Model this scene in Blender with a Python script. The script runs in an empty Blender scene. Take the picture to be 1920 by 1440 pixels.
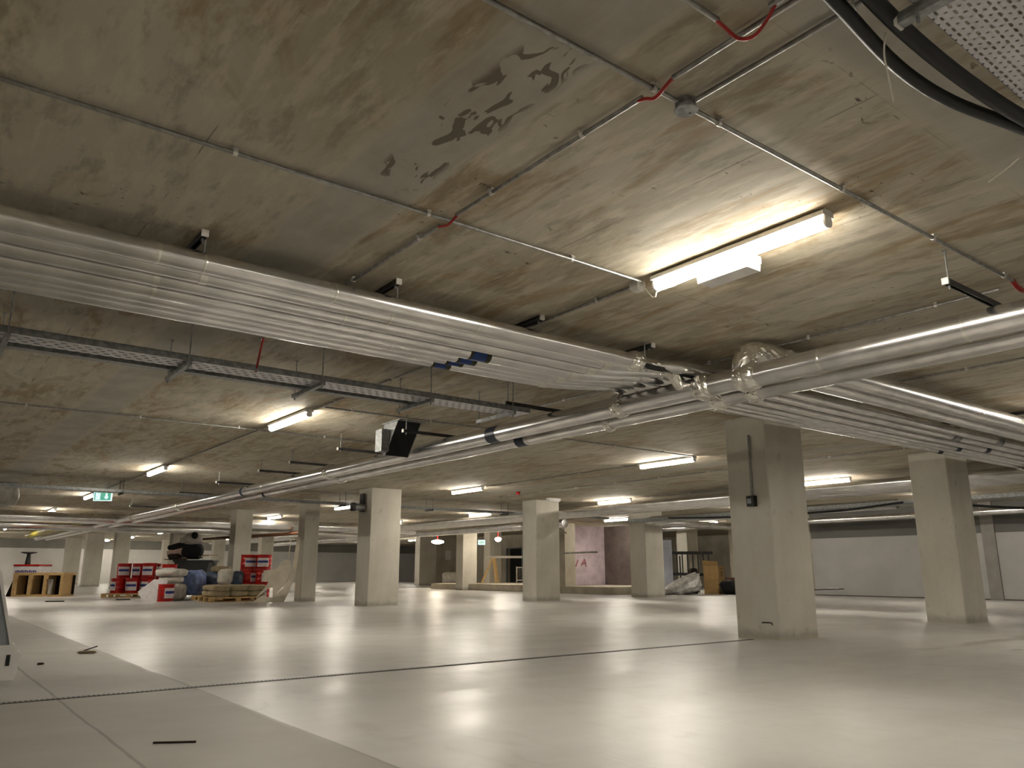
import bpy, math, random
from mathutils import Vector, Matrix, noise as mnoise

random.seed(7)
S = bpy.context.scene
COL = S.collection
PI = math.pi
CAM_Z = 0.92
H = 3.15                      # ceiling height
YAW, PITCH = math.radians(52.42), math.radians(13.47)
FX, FY = math.cos(YAW), math.sin(YAW)

def hd(d, s):
    """a point on the floor, d metres along the diagonal heading of the hall and s metres across it"""
    return (d*FX + s*FY, d*FY - s*FX)

# ------------------------------------------------------------------ materials
def lin(c):
    f = lambda v: v/12.92 if v <= .04045 else ((v+.055)/1.055)**2.4
    return (f(c[0]), f(c[1]), f(c[2]), 1)

class N:
    """small helper to wire shader nodes"""
    def __init__(s, name, dims='3D', maxd=4):
        s.dims, s.maxd = dims, maxd
        s.m = bpy.data.materials.new(name); s.m.use_nodes = True
        s.t = s.m.node_tree; s.t.nodes.clear()
        s.out = s.t.nodes.new('ShaderNodeOutputMaterial')
        s.b = s.t.nodes.new('ShaderNodeBsdfPrincipled')
        s.t.links.new(s.b.outputs[0], s.out.inputs[0])
    def n(s, typ, **kw):
        o = s.t.nodes.new(typ)
        for k, v in kw.items():
            if k in o.bl_rna.properties: setattr(o, k, v)
        return o
    def l(s, a, b): s.t.links.new(a, b)
    def val(s, x, sock):
        if hasattr(x, 'links'): s.l(x, sock)
        else: sock.default_value = x
    def math(s, op, a, b=0.0, c=0.0, clamp=False):
        o = s.n('ShaderNodeMath', operation=op); o.use_clamp = clamp
        s.val(a, o.inputs[0]); s.val(b, o.inputs[1]); s.val(c, o.inputs[2])
        return o.outputs[0]
    def mix(s, fac, a, b):
        o = s.n('ShaderNodeMix', data_type='RGBA')
        s.val(fac, o.inputs[0]); s.val(a, o.inputs[6]); s.val(b, o.inputs[7])
        return o.outputs[2]
    def pos(s):
        return s.n('ShaderNodeTexCoord').outputs['Object']
    def noise(s, vec, scale, detail=4, rough=.55, sx=1, sy=1, sz=1, dist=0):
        mp = s.n('ShaderNodeMapping'); mp.inputs['Scale'].default_value = (sx, sy, sz)
        s.l(vec, mp.inputs['Vector'])
        o = s.n('ShaderNodeTexNoise'); s.l(mp.outputs[0], o.inputs['Vector'])
        o.inputs['Scale'].default_value = scale; o.inputs['Detail'].default_value = min(detail, s.maxd)
        o.noise_dimensions = s.dims
        o.inputs['Roughness'].default_value = rough; o.inputs['Distortion'].default_value = dist
        return o.outputs[0]
    def ramp(s, f, a, b):
        o = s.n('ShaderNodeMapRange'); o.interpolation_type = 'SMOOTHSTEP'
        s.val(f, o.inputs[0]); o.inputs[1].default_value = a; o.inputs[2].default_value = b
        return o.outputs[0]
    def band(s, x, a, b, soft=.02):
        """1 where a < x < b"""
        return s.math('MULTIPLY', s.ramp(x, a-soft, a+soft), s.math('SUBTRACT', 1, s.ramp(x, b-soft, b+soft)))
    def bump(s, h, strength=.3, dist=.01):
        o = s.n('ShaderNodeBump'); o.inputs['Strength'].default_value = strength; o.inputs['Distance'].default_value = dist
        s.l(h, o.inputs['Height']); s.l(o.outputs[0], s.b.inputs['Normal'])
    def set(s, color=None, rough=None, metal=None, spec=None):
        if color is not None: s.val(color, s.b.inputs['Base Color'])
        if rough is not None: s.val(rough, s.b.inputs['Roughness'])
        if metal is not None: s.val(metal, s.b.inputs['Metallic'])
        if spec is not None: s.val(spec, s.b.inputs['Specular IOR Level'])
        return s.m

def simple(name, c, rough=.5, metal=0.0, var=.12, scale=12, bump=0.0, spec=.5):
    k = N(name); p = k.pos()
    nz = k.noise(p, scale, 4)
    a = lin(c); b = lin([v*(1-var*1.6) for v in c])
    col = k.mix(k.ramp(nz, .3, .7), a, b)
    k.set(col, rough, metal, spec)
    if bump: k.bump(k.noise(p, scale*4, 3), bump, .01)
    return k.m

M = {}
def mat_ceiling():
    k = N('shuttered_concrete_soffit', '2D', 6); p = k.pos()
    sep = k.n('ShaderNodeSeparateXYZ'); k.l(p, sep.inputs[0]); x, y = sep.outputs[0], sep.outputs[1]
    base = k.mix(k.ramp(k.noise(p, .55, 5, .6, 1, .6), .3, .7), lin((.72, .695, .635)), lin((.64, .605, .53)))
    ochre = k.math('MULTIPLY', k.ramp(k.noise(p, 1.3, 8, .68, 1.5, .5, 1, .6), .47, .66), .8)
    base = k.mix(ochre, base, lin((.59, .515, .395)))
    grain = k.noise(p, 3.4, 6, .65, 2.6, .6)
    base = k.mix(k.math('MULTIPLY', k.ramp(grain, .46, .66), .4), base, lin((.82, .785, .71)))
    smudge = k.ramp(k.noise(p, 2.6, 7, .68, 2.2, .7), .50, .68)
    base = k.mix(k.math('MULTIPLY', smudge, .42), base, lin((.45, .42, .36)))
    # small dark honeycombing marks
    pits = k.math('MULTIPLY', k.ramp(k.noise(p, 16, 3, .6, .6, 1.3, 1, .3), .69, .73), k.ramp(k.noise(p, 1.1, 2), .5, .66))
    base = k.mix(k.math('MULTIPLY', pits, .8), base, lin((.2, .17, .12)))
    # plywood sheet joints
    wob = k.math('MULTIPLY', k.math('SUBTRACT', k.noise(p, .8, 2), .5), .03)
    def joint(coord, period, off, w):
        f = k.math('FRACT', k.math('DIVIDE', k.math('ADD', k.math('ADD', coord, wob), off), period))
        d = k.math('ABSOLUTE', k.math('SUBTRACT', f, .5))
        return k.math('SUBTRACT', 1, k.ramp(d, 0, w/period))
    j = k.math('MAXIMUM', joint(x, 1.22, -2.82, .008), k.math('MULTIPLY', joint(y, 2.44, -.35, .007), .8))
    j = k.math('MULTIPLY', j, k.ramp(k.noise(p, 1.9, 3), .42, .58))
    base = k.mix(k.math('MULTIPLY', j, .6), base, lin((.24, .21, .16)))
    # grey filled pour strips
    ew = k.math('ADD', x, k.math('MULTIPLY', k.math('SUBTRACT', k.noise(p, 2.3, 4), .5), .09))
    ey = k.math('ADD', y, k.math('MULTIPLY', k.math('SUBTRACT', k.noise(p, 2.3, 4), .5), .09))
    strip = k.math('MAXIMUM', k.band(ew, 1.70, 2.23, .015), k.math('MAXIMUM', k.band(ey, 1.22, 1.53, .03), k.math('MAXIMUM', k.band(ew, 7.6, 8.1, .03), k.band(ew, 13.4, 13.9, .03))))
    grey = k.mix(k.ramp(k.noise(p, 1.6, 5), .3, .7), lin((.70, .69, .655)), lin((.63, .615, .575)))
    base = k.mix(k.math('MULTIPLY', strip, .8), base, grey)
    edge = k.math('MAXIMUM', k.band(ew, 1.63, 1.72, .02), k.math('MAXIMUM', k.band(ey, 1.5, 1.6, .03), k.band(ew, 2.2, 2.25, .015)))
    base = k.mix(k.math('MULTIPLY', edge, .4), base, lin((.74, .71, .65)))
    # damp flakes in the strip
    mp = k.n('ShaderNodeMapping'); mp.inputs['Rotation'].default_value = (0, 0, .5); mp.inputs['Scale'].default_value = (7.5, 3.2, 1)
    k.l(p, mp.inputs['Vector'])
    fl = k.n('ShaderNodeTexNoise'); k.l(mp.outputs[0], fl.inputs['Vector']); fl.inputs['Scale'].default_value = 1.35
    fl.inputs['Detail'].default_value = 2; fl.inputs['Distortion'].default_value = 1.1
    flake = k.math('MULTIPLY', k.ramp(fl.outputs[0], .575, .59), k.math('MULTIPLY', k.band(ew, 1.84, 2.16, .03), k.band(y, 2.2, 3.75, .12)))
    base = k.mix(k.math('MULTIPLY', flake, .85), base, lin((.38, .345, .28)))
    k.set(base, .78, 0, .3)
    return k.m

def mat_floor():
    k = N('power_floated_concrete', '2D', 5); p = k.pos()
    sep = k.n('ShaderNodeSeparateXYZ'); k.l(p, sep.inputs[0]); x, y = sep.outputs[0], sep.outputs[1]
    base = k.mix(k.ramp(k.noise(p, .35, 5, .55), .15, .9), lin((.75, .745, .735)), lin((.68, .67, .65)))
    sw = k.noise(p, 1.4, 5, .6, 1, 2.4, 1, 1.4)
    base = k.mix(k.math('MULTIPLY', k.ramp(sw, .45, .85), .25), base, lin((.735, .725, .705)))
    base = k.mix(k.math('MULTIPLY', k.ramp(k.noise(p, 2.4, 5, .6, 2.2, .8, 1, .8), .46, .85), .38), base, lin((.605, .59, .56)))
    # saw-cut bays: the bay on the west side of the joint is duller and unsealed
    jw = k.math('ADD', x, k.math('MULTIPLY', k.math('SUBTRACT', k.noise(p, .9, 3), .5), .05))
    dull = k.math('SUBTRACT', 1, k.ramp(jw, 2.02, 2.06))
    base = k.mix(k.math('MULTIPLY', dull, k.math('MULTIPLY_ADD', k.ramp(y, 6.8, 6.95), -.45, .9)), base, lin((.60, .585, .55)))
    paths = k.math('MULTIPLY', k.ramp(k.noise(p, .42, 2, .5, .7, 1.6), .60, .74), .16)
    base = k.mix(paths, base, lin((.64, .61, .56)))
    jn = k.math('MAXIMUM', k.band(jw, 2.035, 2.06, .006), k.math('MAXIMUM', k.band(jw, 1.075, 1.095, .006), k.math('MAXIMUM', k.band(x, 10.0, 10.02, .006), k.band(y, 13.3, 13.33, .006))))
    base = k.mix(k.math('MULTIPLY', jn, .5), base, lin((.3, .28, .24)))
    # scattered dust and damp smears by the right hand wall
    damp = k.math('MULTIPLY', k.ramp(k.noise(p, .9, 3, .5, .7, 2.2), .58, .64), k.math('MULTIPLY', k.band(x, 10, 13.5, .5), k.band(y, 3.4, 5.6, .5)))
    base = k.mix(k.math('MULTIPLY', damp, .6), base, lin((.5, .475, .43)))
    rg = k.math('MULTIPLY_ADD', k.ramp(k.noise(p, 1.1, 3, .6, 1, 2), .2, .8), .12, .285)
    rg = k.math('MULTIPLY_ADD', dull, .22, rg)
    k.set(base, rg, 0, .5)
    k.bump(k.noise(p, 3.2, 4, .6, 1, 1.8), .16, .004)
    return k.m

def mat_concrete(name, a, b, foot=True):
    k = N(name); p = k.pos()
    sep = k.n('ShaderNodeSeparateXYZ'); k.l(p, sep.inputs[0]); z = sep.outputs[2]
    base = k.mix(k.ramp(k.noise(p, 1.3, 6, .6, 1, 1, .6), .3, .7), lin(a), lin(b))
    base = k.mix(k.math('MULTIPLY', k.ramp(k.noise(p, 5, 4), .6, .75), .3), base, lin([v*.72 for v in b]))
    pores = k.ramp(k.noise(p, 28, 2), .70, .74)
    base = k.mix(k.math('MULTIPLY', pores, .35), base, lin([v*.55 for v in b]))
    if foot:
        st = k.math('SUBTRACT', 1, k.ramp(k.math('ADD', z, k.math('MULTIPLY', k.noise(p, 4, 3), .16)), .1, .26))
        base = k.mix(k.math('MULTIPLY', st, .5), base, lin([v*.62 for v in b]))
        sp = k.math('MULTIPLY', k.math('SUBTRACT', 1, k.ramp(k.math('ADD', z, k.math('MULTIPLY', k.noise(p, 7, 2), .12)), .06, .11)), .6)
        base = k.mix(sp, base, lin((.68, .64, .56)))
    k.set(base, .8, 0, .3)
    return k.m

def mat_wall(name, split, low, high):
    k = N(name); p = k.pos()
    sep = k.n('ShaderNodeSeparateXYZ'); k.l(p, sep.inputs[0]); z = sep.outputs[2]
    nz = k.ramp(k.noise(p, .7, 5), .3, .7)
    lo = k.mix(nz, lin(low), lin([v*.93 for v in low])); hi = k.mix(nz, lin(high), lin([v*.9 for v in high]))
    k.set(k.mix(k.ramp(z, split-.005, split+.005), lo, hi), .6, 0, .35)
    return k.m

def mat_foil(name, c=(.90, .895, .89), rough=.205, wrinkle=.05, scale=9):
    k = N(name); p = k.pos()
    w = k.noise(p, scale, 5, .6)
    k.set(k.mix(k.ramp(k.noise(p, 3, 4), .35, .7), lin(c), lin([v*.9 for v in c])),
          k.math('MULTIPLY_ADD', k.noise(p, 6, 4), .04, rough), .97, .5)
    if wrinkle > .5: k.bump(w, wrinkle, .02)
    return k.m

def mat_perf(name, big=False):
    """galvanised sheet with staggered round and oblong punched holes"""
    k = N(name); p = k.pos()
    sep = k.n('ShaderNodeSeparateXYZ'); k.l(p, sep.inputs[0]); x, y = sep.outputs[0], sep.outputs[1]
    def cells(offx, offy, px_, py_, rx, ry):
        fx = k.math('SUBTRACT', k.math('FRACT', k.math('DIVIDE', k.math('ADD', x, offx), px_)), .5)
        fy = k.math('SUBTRACT', k.math('FRACT', k.math('DIVIDE', k.math('ADD', y, offy), py_)), .5)
        ax = k.math('MAXIMUM', k.math('SUBTRACT', k.math('MULTIPLY', k.math('ABSOLUTE', fx), px_), max(rx-ry, 0)), 0)
        ay = k.math('MAXIMUM', k.math('SUBTRACT', k.math('MULTIPLY', k.math('ABSOLUTE', fy), py_), max(ry-rx, 0)), 0)
        d = k.math('SQRT', k.math('ADD', k.math('MULTIPLY', ax, ax), k.math('MULTIPLY', ay, ay)))
        return k.math('LESS_THAN', d, min(rx, ry))
    hole = k.math('MAXIMUM', cells(0, 0, .046, .046, .0065, .0065), cells(.023, .023, .046, .046, .0145, .0055))
    if big: hole = k.math('MAXIMUM', cells(0, 0, .09, .15, .026, .014), cells(.045, .075, .09, .15, .02, .014))
    k.set(lin((.80, .80, .82)), .45, .35, .5)
    tr = k.n('ShaderNodeBsdfTransparent'); mx = k.n('ShaderNodeMixShader')
    k.l(hole, mx.inputs[0]); k.l(k.b.outputs[0], mx.inputs[1]); k.l(tr.outputs[0], mx.inputs[2]); k.l(mx.outputs[0], k.out.inputs[0])
    return k.m

def mat_emit(name, c, strength):
    k = N(name); k.set((.8, .8, .8, 1), .4)
    k.b.inputs['Emission Color'].default_value = (*c, 1); k.b.inputs['Emission Strength'].default_value = strength
    return k.m

def mat_lamp(name, c, strength):
    """opal cover over a downward LED strip: its upper flanks glow less than its belly"""
    k = N(name); k.set((.8, .8, .8, 1), .4)
    sep = k.n('ShaderNodeSeparateXYZ'); k.l(k.pos(), sep.inputs[0])
    k.b.inputs['Emission Color'].default_value = (*c, 1)
    k.l(k.math('MULTIPLY_ADD', k.ramp(sep.outputs[2], -.085, -.115), strength*.76, strength*.24), k.b.inputs['Emission Strength'])
    return k.m

def mat_wood(name, a, b):
    k = N(name); p = k.pos()
    g = k.noise(p, 6, 5, .6, 1, 6, 6)
    k.set(k.mix(k.ramp(g, .3, .7), lin(a), lin(b)), .7, 0, .3); k.bump(g, .1, .004)
    return k.m

LAMP = 74.0
M['ceiling'] = mat_ceiling(); M['floor'] = mat_floor()
M['column'] = mat_concrete('column_concrete', (.765, .75, .705), (.705, .685, .635))
M['raw'] = mat_concrete('raw_concrete', (.70, .67, .61), (.61, .58, .515), False)
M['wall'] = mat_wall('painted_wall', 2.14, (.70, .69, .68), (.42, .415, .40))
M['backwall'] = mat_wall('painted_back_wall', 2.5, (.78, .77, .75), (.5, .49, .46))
M['foil'] = mat_foil('aluminium_foil'); M['crumple'] = mat_foil('crumpled_foil_tape', (.95, .94, .91), .2, .0, 22)
M['galv'] = simple('galvanised_steel', (.62, .63, .63), .42, .75, .15, 20)
M['conduit'] = simple('galvanised_conduit', (.62, .615, .60), .4, .8, .12, 18)
M['zinc'] = simple('zinc_plated_clip', (.82, .81, .79), .35, .45, .06, 20)
M['darkstrut'] = simple('dark_steel', (.25, .25, .25), .5, .4, .2, 14)
M['perf'] = mat_perf('perforated_tray')
M['perf_big'] = mat_perf('slotted_tray', True)
M['white'] = simple('white_plastic', (.86, .85, .83), .4, 0, .04, 8)
M['offwhite'] = simple('off_white_plastic', (.74, .72, .68), .55, 0, .1, 6)
M['greypanel'] = simple('grey_panel', (.52, .54, .56), .5, 0, .12, 5)
M['black'] = simple('black_rubber', (.05, .05, .05), .55, 0, .3, 16)
M['blackmatt'] = simple('black_fabric', (.035, .035, .038), .9, 0, .3, 10, .3)
M['redcable'] = simple('red_cable', (.62, .09, .055), .45, 0, .1, 10)
M['whitecable'] = simple('white_cable', (.88, .86, .80), .4, 0, .05, 10)
M['lamp'] = mat_lamp('lit_diffuser', (1, .925, .80), LAMP); M['lampfill'] = mat_lamp('lit_diffuser_fill', (1, .925, .80), 64)
M['bulb'] = mat_emit('lit_bulb', (1, .88, .7), 30)
M['signwhite'] = mat_emit('backlit_white', (.75, .95, 1), .32)
M['signgreen'] = mat_emit('backlit_green', (.01, .42, .26), .25)
M['signcyan'] = mat_emit('backlit_cyan', (.35, .85, .9), .5)
M['bluelabel'] = simple('blue_label', (.02, .22, .52), .4, 0, .1, 40)
M['olive'] = simple('dark_olive_label', (.20, .20, .11), .5, 0, .2, 40)
M['navy'] = simple('navy_label', (.05, .13, .24), .4, 0, .2, 40)
M['red'] = simple('red_enamel', (.72, .07, .045), .32, .1, .12, 6)
M['label'] = simple('white_label', (.82, .80, .80), .5, 0, .05, 8)
M['blueprint'] = simple('blue_print', (.10, .15, .48), .5, 0, .1, 8)
M['timber'] = mat_wood('sawn_timber', (.80, .68, .48), (.68, .55, .36))
M['palewood'] = mat_wood('pale_timber', (.78, .67, .47), (.64, .52, .34))
M['darkwood'] = mat_wood('dark_board', (.17, .12, .08), (.09, .06, .04))
M['sack'] = simple('tan_paper_sack', (.64, .575, .45), .75, 0, .1, 5, .4)
M['whitesack'] = simple('white_woven_sack', (.80, .78, .74), .7, 0, .1, 5, .4)
M['greysack'] = simple('grey_woven_sack', (.62, .60, .57), .7, 0, .12, 5, .4)
M['bluesack'] = simple('blue_plastic_wrap', (.50, .58, .78), .25, 0, .2, 5, .8)
M['darkblue'] = simple('slate_blue_sheet', (.36, .43, .52), .35, 0, .2, 5, .6)
M['clear'] = simple('clear_polythene', (.78, .77, .75), .18, 0, .12, 7, 1.0, .8)
M['card'] = simple('brown_cardboard', (.70, .57, .37), .75, 0, .06, 5)
M['pink'] = simple('pinkish_card', (.72, .60, .55), .7, 0, .08, 5)
M['bin'] = simple('dark_green_plastic', (.07, .085, .085), .45, 0, .2, 8)
M['plush_w'] = simple('white_plush', (.62, .60, .57), .95, 0, .1, 14, .5)
M['plush_b'] = simple('black_plush', (.02, .02, .022), .95, 0, .2, 14, .5)
M['ply'] = simple('pale_sheet_board', (.88, .84, .76), .6, 0, .06, 3)
M['yellow'] = simple('yellow_sleeve', (.72, .66, .12), .5, 0, .25, 9, .4)
M['rust'] = simple('rust_brown_pipe', (.38, .22, .10), .6, 0, .2, 9)
M['plaster'] = simple('pink_lit_plaster', (.84, .77, .80), .7, 0, .08, 3)  # white plaster with the pinkish room light put into its colour
M['shadedwall'] = simple('shaded_core_wall', (.44, .39, .37), .7, 0, .14, 2)  # the shadow on the core's side wall is put into this brown
M['redpaint'] = simple('red_spray_paint', (.74, .50, .51), .7, 0, .2, 12)
M['lilac'] = simple('pale_blue_sheeting', (.84, .87, .95), .5, 0, .08, 2)
M['steel'] = simple('painted_grey_steel', (.42, .46, .48), .5, .2, .1, 8)
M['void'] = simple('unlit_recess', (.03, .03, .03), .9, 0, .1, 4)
M['paper'] = simple('paper_notice', (.82, .82, .80), .6, 0, .03, 8)
M['greyband'] = simple('grey_painted_band', (.56, .54, .52), .6, 0, .05, 3)
M['drain'] = simple('cast_drain', (.33, .31, .28), .6, .3, .3, 30)

# ------------------------------------------------------------------ mesh building
class MB:
    def __init__(s): s.v = []; s.f = []; s.sm = []
    def add(s, v, f, smooth=False):
        o = len(s.v); s.v += [tuple(q) for q in v]
        for q in f: s.f.append(tuple(i+o for i in q)); s.sm.append(smooth)
        return s
    def box(s, x0, y0, z0, x1, y1, z1, rot=0, tilt=None, c=None):
        v = [Vector((x, y, z)) for z in (z0, z1) for y in (y0, y1) for x in (x0, x1)]
        if rot or tilt:
            ce = Vector(c) if c else Vector(((x0+x1)/2, (y0+y1)/2, (z0+z1)/2))
            R = Matrix.Rotation(rot, 3, 'Z')
            if tilt: R = R @ Matrix.Rotation(tilt[0], 3, 'X') @ Matrix.Rotation(tilt[1], 3, 'Y')
            v = [ce + R @ (q-ce) for q in v]
        return s.add(v, [(0, 2, 3, 1), (4, 5, 7, 6), (0, 1, 5, 4), (2, 6, 7, 3), (0, 4, 6, 2), (1, 3, 7, 5)])
    def bar(s, a, b, w, h=None):
        """rectangular bar between two points"""
        a, b = Vector(a), Vector(b); h = h or w; d = (b-a).normalized()
        up = Vector((0, 0, 1)) if abs(d.z) < .95 else Vector((1, 0, 0))
        r = d.cross(up).normalized()*w/2; u = r.cross(d).normalized()*h/2
        v = [e+i*r+j*u for e in (a, b) for i, j in ((-1, -1), (1, -1), (1, 1), (-1, 1))]
        return s.add(v, [(0, 1, 2, 3), (7, 6, 5, 4), (0, 4, 5, 1), (1, 5, 6, 2), (2, 6, 7, 3), (3, 7, 4, 0)])
    def tube(s, pts, r, n=12, cap=True):
        pts = [Vector(p) for p in pts]; m = len(pts)
        rr = r if isinstance(r, (list, tuple)) else [r]*m
        v = []; f = []; pr = None
        for i, p in enumerate(pts):
            d = (pts[min(i+1, m-1)]-pts[max(i-1, 0)]).normalized()
            if pr is None:
                pr = d.cross(Vector((0, 0, 1)) if abs(d.z) < .9 else Vector((1, 0, 0))).normalized()
            pr = (pr - d*pr.dot(d)).normalized(); q = d.cross(pr)
            for k in range(n):
                a = 2*PI*k/n; v.append(p + rr[i]*(math.cos(a)*pr + math.sin(a)*q))
        for i in range(m-1):
            for k in range(n):
                k2 = (k+1) % n; f.append((i*n+k, i*n+k2, (i+1)*n+k2, (i+1)*n+k))
        s.add(v, f, True)
        if cap:
            s.add(v[:n], [tuple(range(n))[::-1]]); s.add(v[-n:], [tuple(range(n))])
        return s
    def lathe(s, prof, c=(0, 0, 0), n=24, smooth=True):
        v = []; f = []
        for r, z in prof:
            for k in range(n):
                a = 2*PI*k/n; v.append((c[0]+r*math.cos(a), c[1]+r*math.sin(a), c[2]+z))
        m = len(prof)
        for i in range(m-1):
            for k in range(n):
                k2 = (k+1) % n; f.append((i*n+k, i*n+k2, (i+1)*n+k2, (i+1)*n+k))
        s.add(v, f, smooth)
        s.add(v[:n], [tuple(range(n))[::-1]]); s.add(v[-n:], [tuple(range(n))])
        return s
    def patch(s, r, z0, z1, a0, a1, n=10, t=.003):
        """curved label on an upright cylinder"""
        v = []; f = []
        for i in range(n+1):
            a = a0+(a1-a0)*i/n
            for rad in (r, r+t):
                for z in (z0, z1): v.append((rad*math.cos(a), rad*math.sin(a), z))
        for i in range(n):
            o = 4*i
            f += [(o, o+4, o+5, o+1), (o+2, o+3, o+7, o+6), (o, o+2, o+6, o+4), (o+1, o+5, o+7, o+3)]
        f += [(0, 1, 3, 2), (4*n, 4*n+2, 4*n+3, 4*n+1)]
        return s.add(v, f)
    def prism(s, poly, t, fr):
        """extrude the 2-D outline poly by t; fr(u, v, w) gives the 3-D point"""
        n = len(poly)
        v = [fr(u, w, 0) for u, w in poly] + [fr(u, w, t) for u, w in poly]
        f = [tuple(range(n))[::-1], tuple(range(n, 2*n))] + [(i, (i+1) % n, n+(i+1) % n, n+i) for i in range(n)]
        return s.add(v, f)
    def blob(s, c, size, e=.55, seed=0, amp=.06, freq=3.0, nu=22, nv=12, rot=0, flat=True, smooth=True, lean=0.0):
        """soft filled bag: a super-ellipsoid with lumps; flat keeps its underside level"""
        v = []; f = []
        sp = lambda a, k: math.copysign(abs(a)**k, a)
        for j in range(nv+1):
            ph = -PI/2 + PI*j/nv
            for i in range(nu):
                th = 2*PI*i/nu
                q = Vector((sp(math.cos(ph), e)*sp(math.cos(th), e), sp(math.cos(ph), e)*sp(math.sin(th), e), sp(math.sin(ph), e)))
                d = mnoise.noise(q*freq*.5+Vector((seed*7.3, seed*3.1, seed*1.7)))*amp*2 + mnoise.noise(q*freq*1.6+Vector((seed, 5, seed*2)))*amp
                q = q*(1+d)
                if flat and q.z < -.9: q.z = -1
                x, y, z = q.x*size[0]/2, q.y*size[1]/2, q.z*size[2]/2
                if lean: z = (z+size[2]/2)*(1+lean*q.x)/(1+lean)-size[2]/2
                v.append((c[0]+x*math.cos(rot)-y*math.sin(rot), c[1]+x*math.sin(rot)+y*math.cos(rot), c[2]+z+size[2]/2))
        for j in range(nv):
            for i in range(nu):
                i2 = (i+1) % nu; f.append((j*nu+i, j*nu+i2, (j+1)*nu+i2, (j+1)*nu+i))
        return s.add(v, f, smooth)
    def crush(s, amp, seed=1.0):
        """dent every vertex a little and facet the faces, like hand-crumpled foil"""
        out = []
        for i, q in enumerate(s.v):
            a = Vector(q)*38+Vector((seed, seed*2, 0))
            out.append(tuple(Vector(q)+amp*(mnoise.noise_vector(a)+.6*mnoise.noise_vector(a*2.3))))
        s.v = out; s.sm = [False]*len(s.f); return s
    def build(s, name, mat, parent=None, loc=None, rz=0):
        me = bpy.data.meshes.new(name); me.from_pydata(s.v, [], s.f); me.polygons.foreach_set('use_smooth', s.sm)
        me.materials.append(M[mat] if isinstance(mat, str) else mat); me.update()
        o = bpy.data.objects.new(name, me); COL.objects.link(o)
        if parent: o.parent = parent
        if loc: o.location = loc
        o.rotation_euler.z = rz
        return o

def tag(o, label, cat, group=None, kind=None):
    o['label'] = label; o['category'] = cat
    if group: o['group'] = group
    if kind: o['kind'] = kind
    return o
def thing(name, label, cat, loc=(0, 0, 0), rz=0, group=None):
    o = bpy.data.objects.new(name, None); COL.objects.link(o); o.location = loc; o.rotation_euler.z = rz
    return tag(o, label, cat, group)
def struct(name, mb, mat):
    o = mb.build(name, mat); o['kind'] = 'structure'; return o
def dup(root, loc=None, rz=None, label=None, group=None):
    def cp(o, par):
        c = o.copy(); COL.objects.link(c)
        if par: c.parent = par
        for ch in list(o.children): cp(ch, c)
        return c
    r = cp(root, None)
    if loc: r.location = loc
    if rz is not None: r.rotation_euler.z = rz
    if label: r['label'] = label
    if group: r['group'] = group
    return r

# ------------------------------------------------------------------ the setting
struct('floor', MB().box(-9, -9, -.2, 42, 66.3, 0), 'floor')
struct('ceiling', MB().box(-9, -9, H, 42, 66.3, H+.3), 'ceiling')
struct('wall_back', MB().box(-9, 66, 0, 42, 66.3, H), 'backwall')
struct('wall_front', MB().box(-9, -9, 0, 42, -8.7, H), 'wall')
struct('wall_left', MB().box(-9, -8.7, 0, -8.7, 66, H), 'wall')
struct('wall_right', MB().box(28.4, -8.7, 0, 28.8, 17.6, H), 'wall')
struct('trim_4', MB().box(28.34, 10.94, 0, 28.4, 11.34, H), 'greyband')
wr = MB().box(28.45, 17.6, 0, 28.8, 20.6, H).box(28.8, 20.3, 0, 33, 20.6, H).box(28.1, 20.6, 0, 28.45, 21.3, H)
struct('wall_recess', wr, 'raw')
struct('wall_far_right', MB().box(41.7, -8.7, 0, 42, 66, H), 'raw')
struct('trim_1', MB().box(28.36, -8.7, 0, 28.4, 17.6, .03), 'drain')
# raised concrete upstand slab in front of the stair core, with the core's walls
struct('trim_2', MB().box(22.3, 22.6, 0, 26.4, 26.9, .29).box(22.3, 27.4, 0, 31, 33.2, .3).box(22.3, 33.5, 0, 31, 35.9, .28), 'raw')
struct('wall_core', MB().box(23.55, 26.95, 0, 23.75, 27.35, 2.9).box(23.75, 27.15, .3, 26.4, 27.35, 2.95), 'plaster')
struct('wall_core_side', MB().box(26.4, 24.1, .29, 26.6, 27.35, 2.95), 'shadedwall')
struct('wall_core_end', MB().box(22.9, 26.0, 0, 23.5, 27.35, 2.95), 'raw')
wd = MB().box(31, 36, 0, 31.4, 39.2, H).box(31, 40.8, 0, 31.4, 44.5, H).box(31, 39.2, 2.3, 31.4, 40.8, H).box(32.5, 38.5, 0, 32.7, 41.5, H)
struct('wall_plant_room', wd, 'raw')
struct('doorway_shade_1', MB().box(31.25, 39.2, 0, 31.3, 40.8, 2.3), 'void')  # black sheet painting the darkness inside the open doorway
struct('trim_3', MB().bar((30.97, 39.2, 0), (30.97, 39.2, 2.32), .07).bar((30.97, 40.8, 0), (30.97, 40.8, 2.32), .07).bar((30.97, 39.2, 2.32), (30.97, 40.8, 2.32), .07), 'steel')

# ------------------------------------------------------------------ columns
def column(x, y, wx, wy, label, group=None):
    b = .015
    poly = [(b, 0), (wx-b, 0), (wx, b), (wx, wy-b), (wx-b, wy), (b, wy), (0, wy-b), (0, b)]
    o = MB().prism(poly, H-.002, lambda u, v, w: (u, v, w)).build('concrete_column', 'column', loc=(x, y, 0))
    return tag(o, label, 'column', group, 'thing')
column(9.68, 6.59, .93, .7, 'large bare concrete column in front with a small black box wired to its side')
column(15.42, 6.62, .91, .7, 'bare concrete column under the pipe bundle nearest the right wall')
column(10.08, 19.42, .94, .75, 'bare concrete column left of the picture middle with a short stub duct at its top')
column(16.04, 19.59, .99, .7, 'bare concrete column in mid hall with a white emergency light near its top')
column(21.27, 19.77, .95, .78, 'bare concrete column just left of the plastic sheet heap')
column(10.03, 23.74, .49, .5, 'bare concrete column with a curved pale board leaning against it')
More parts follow.
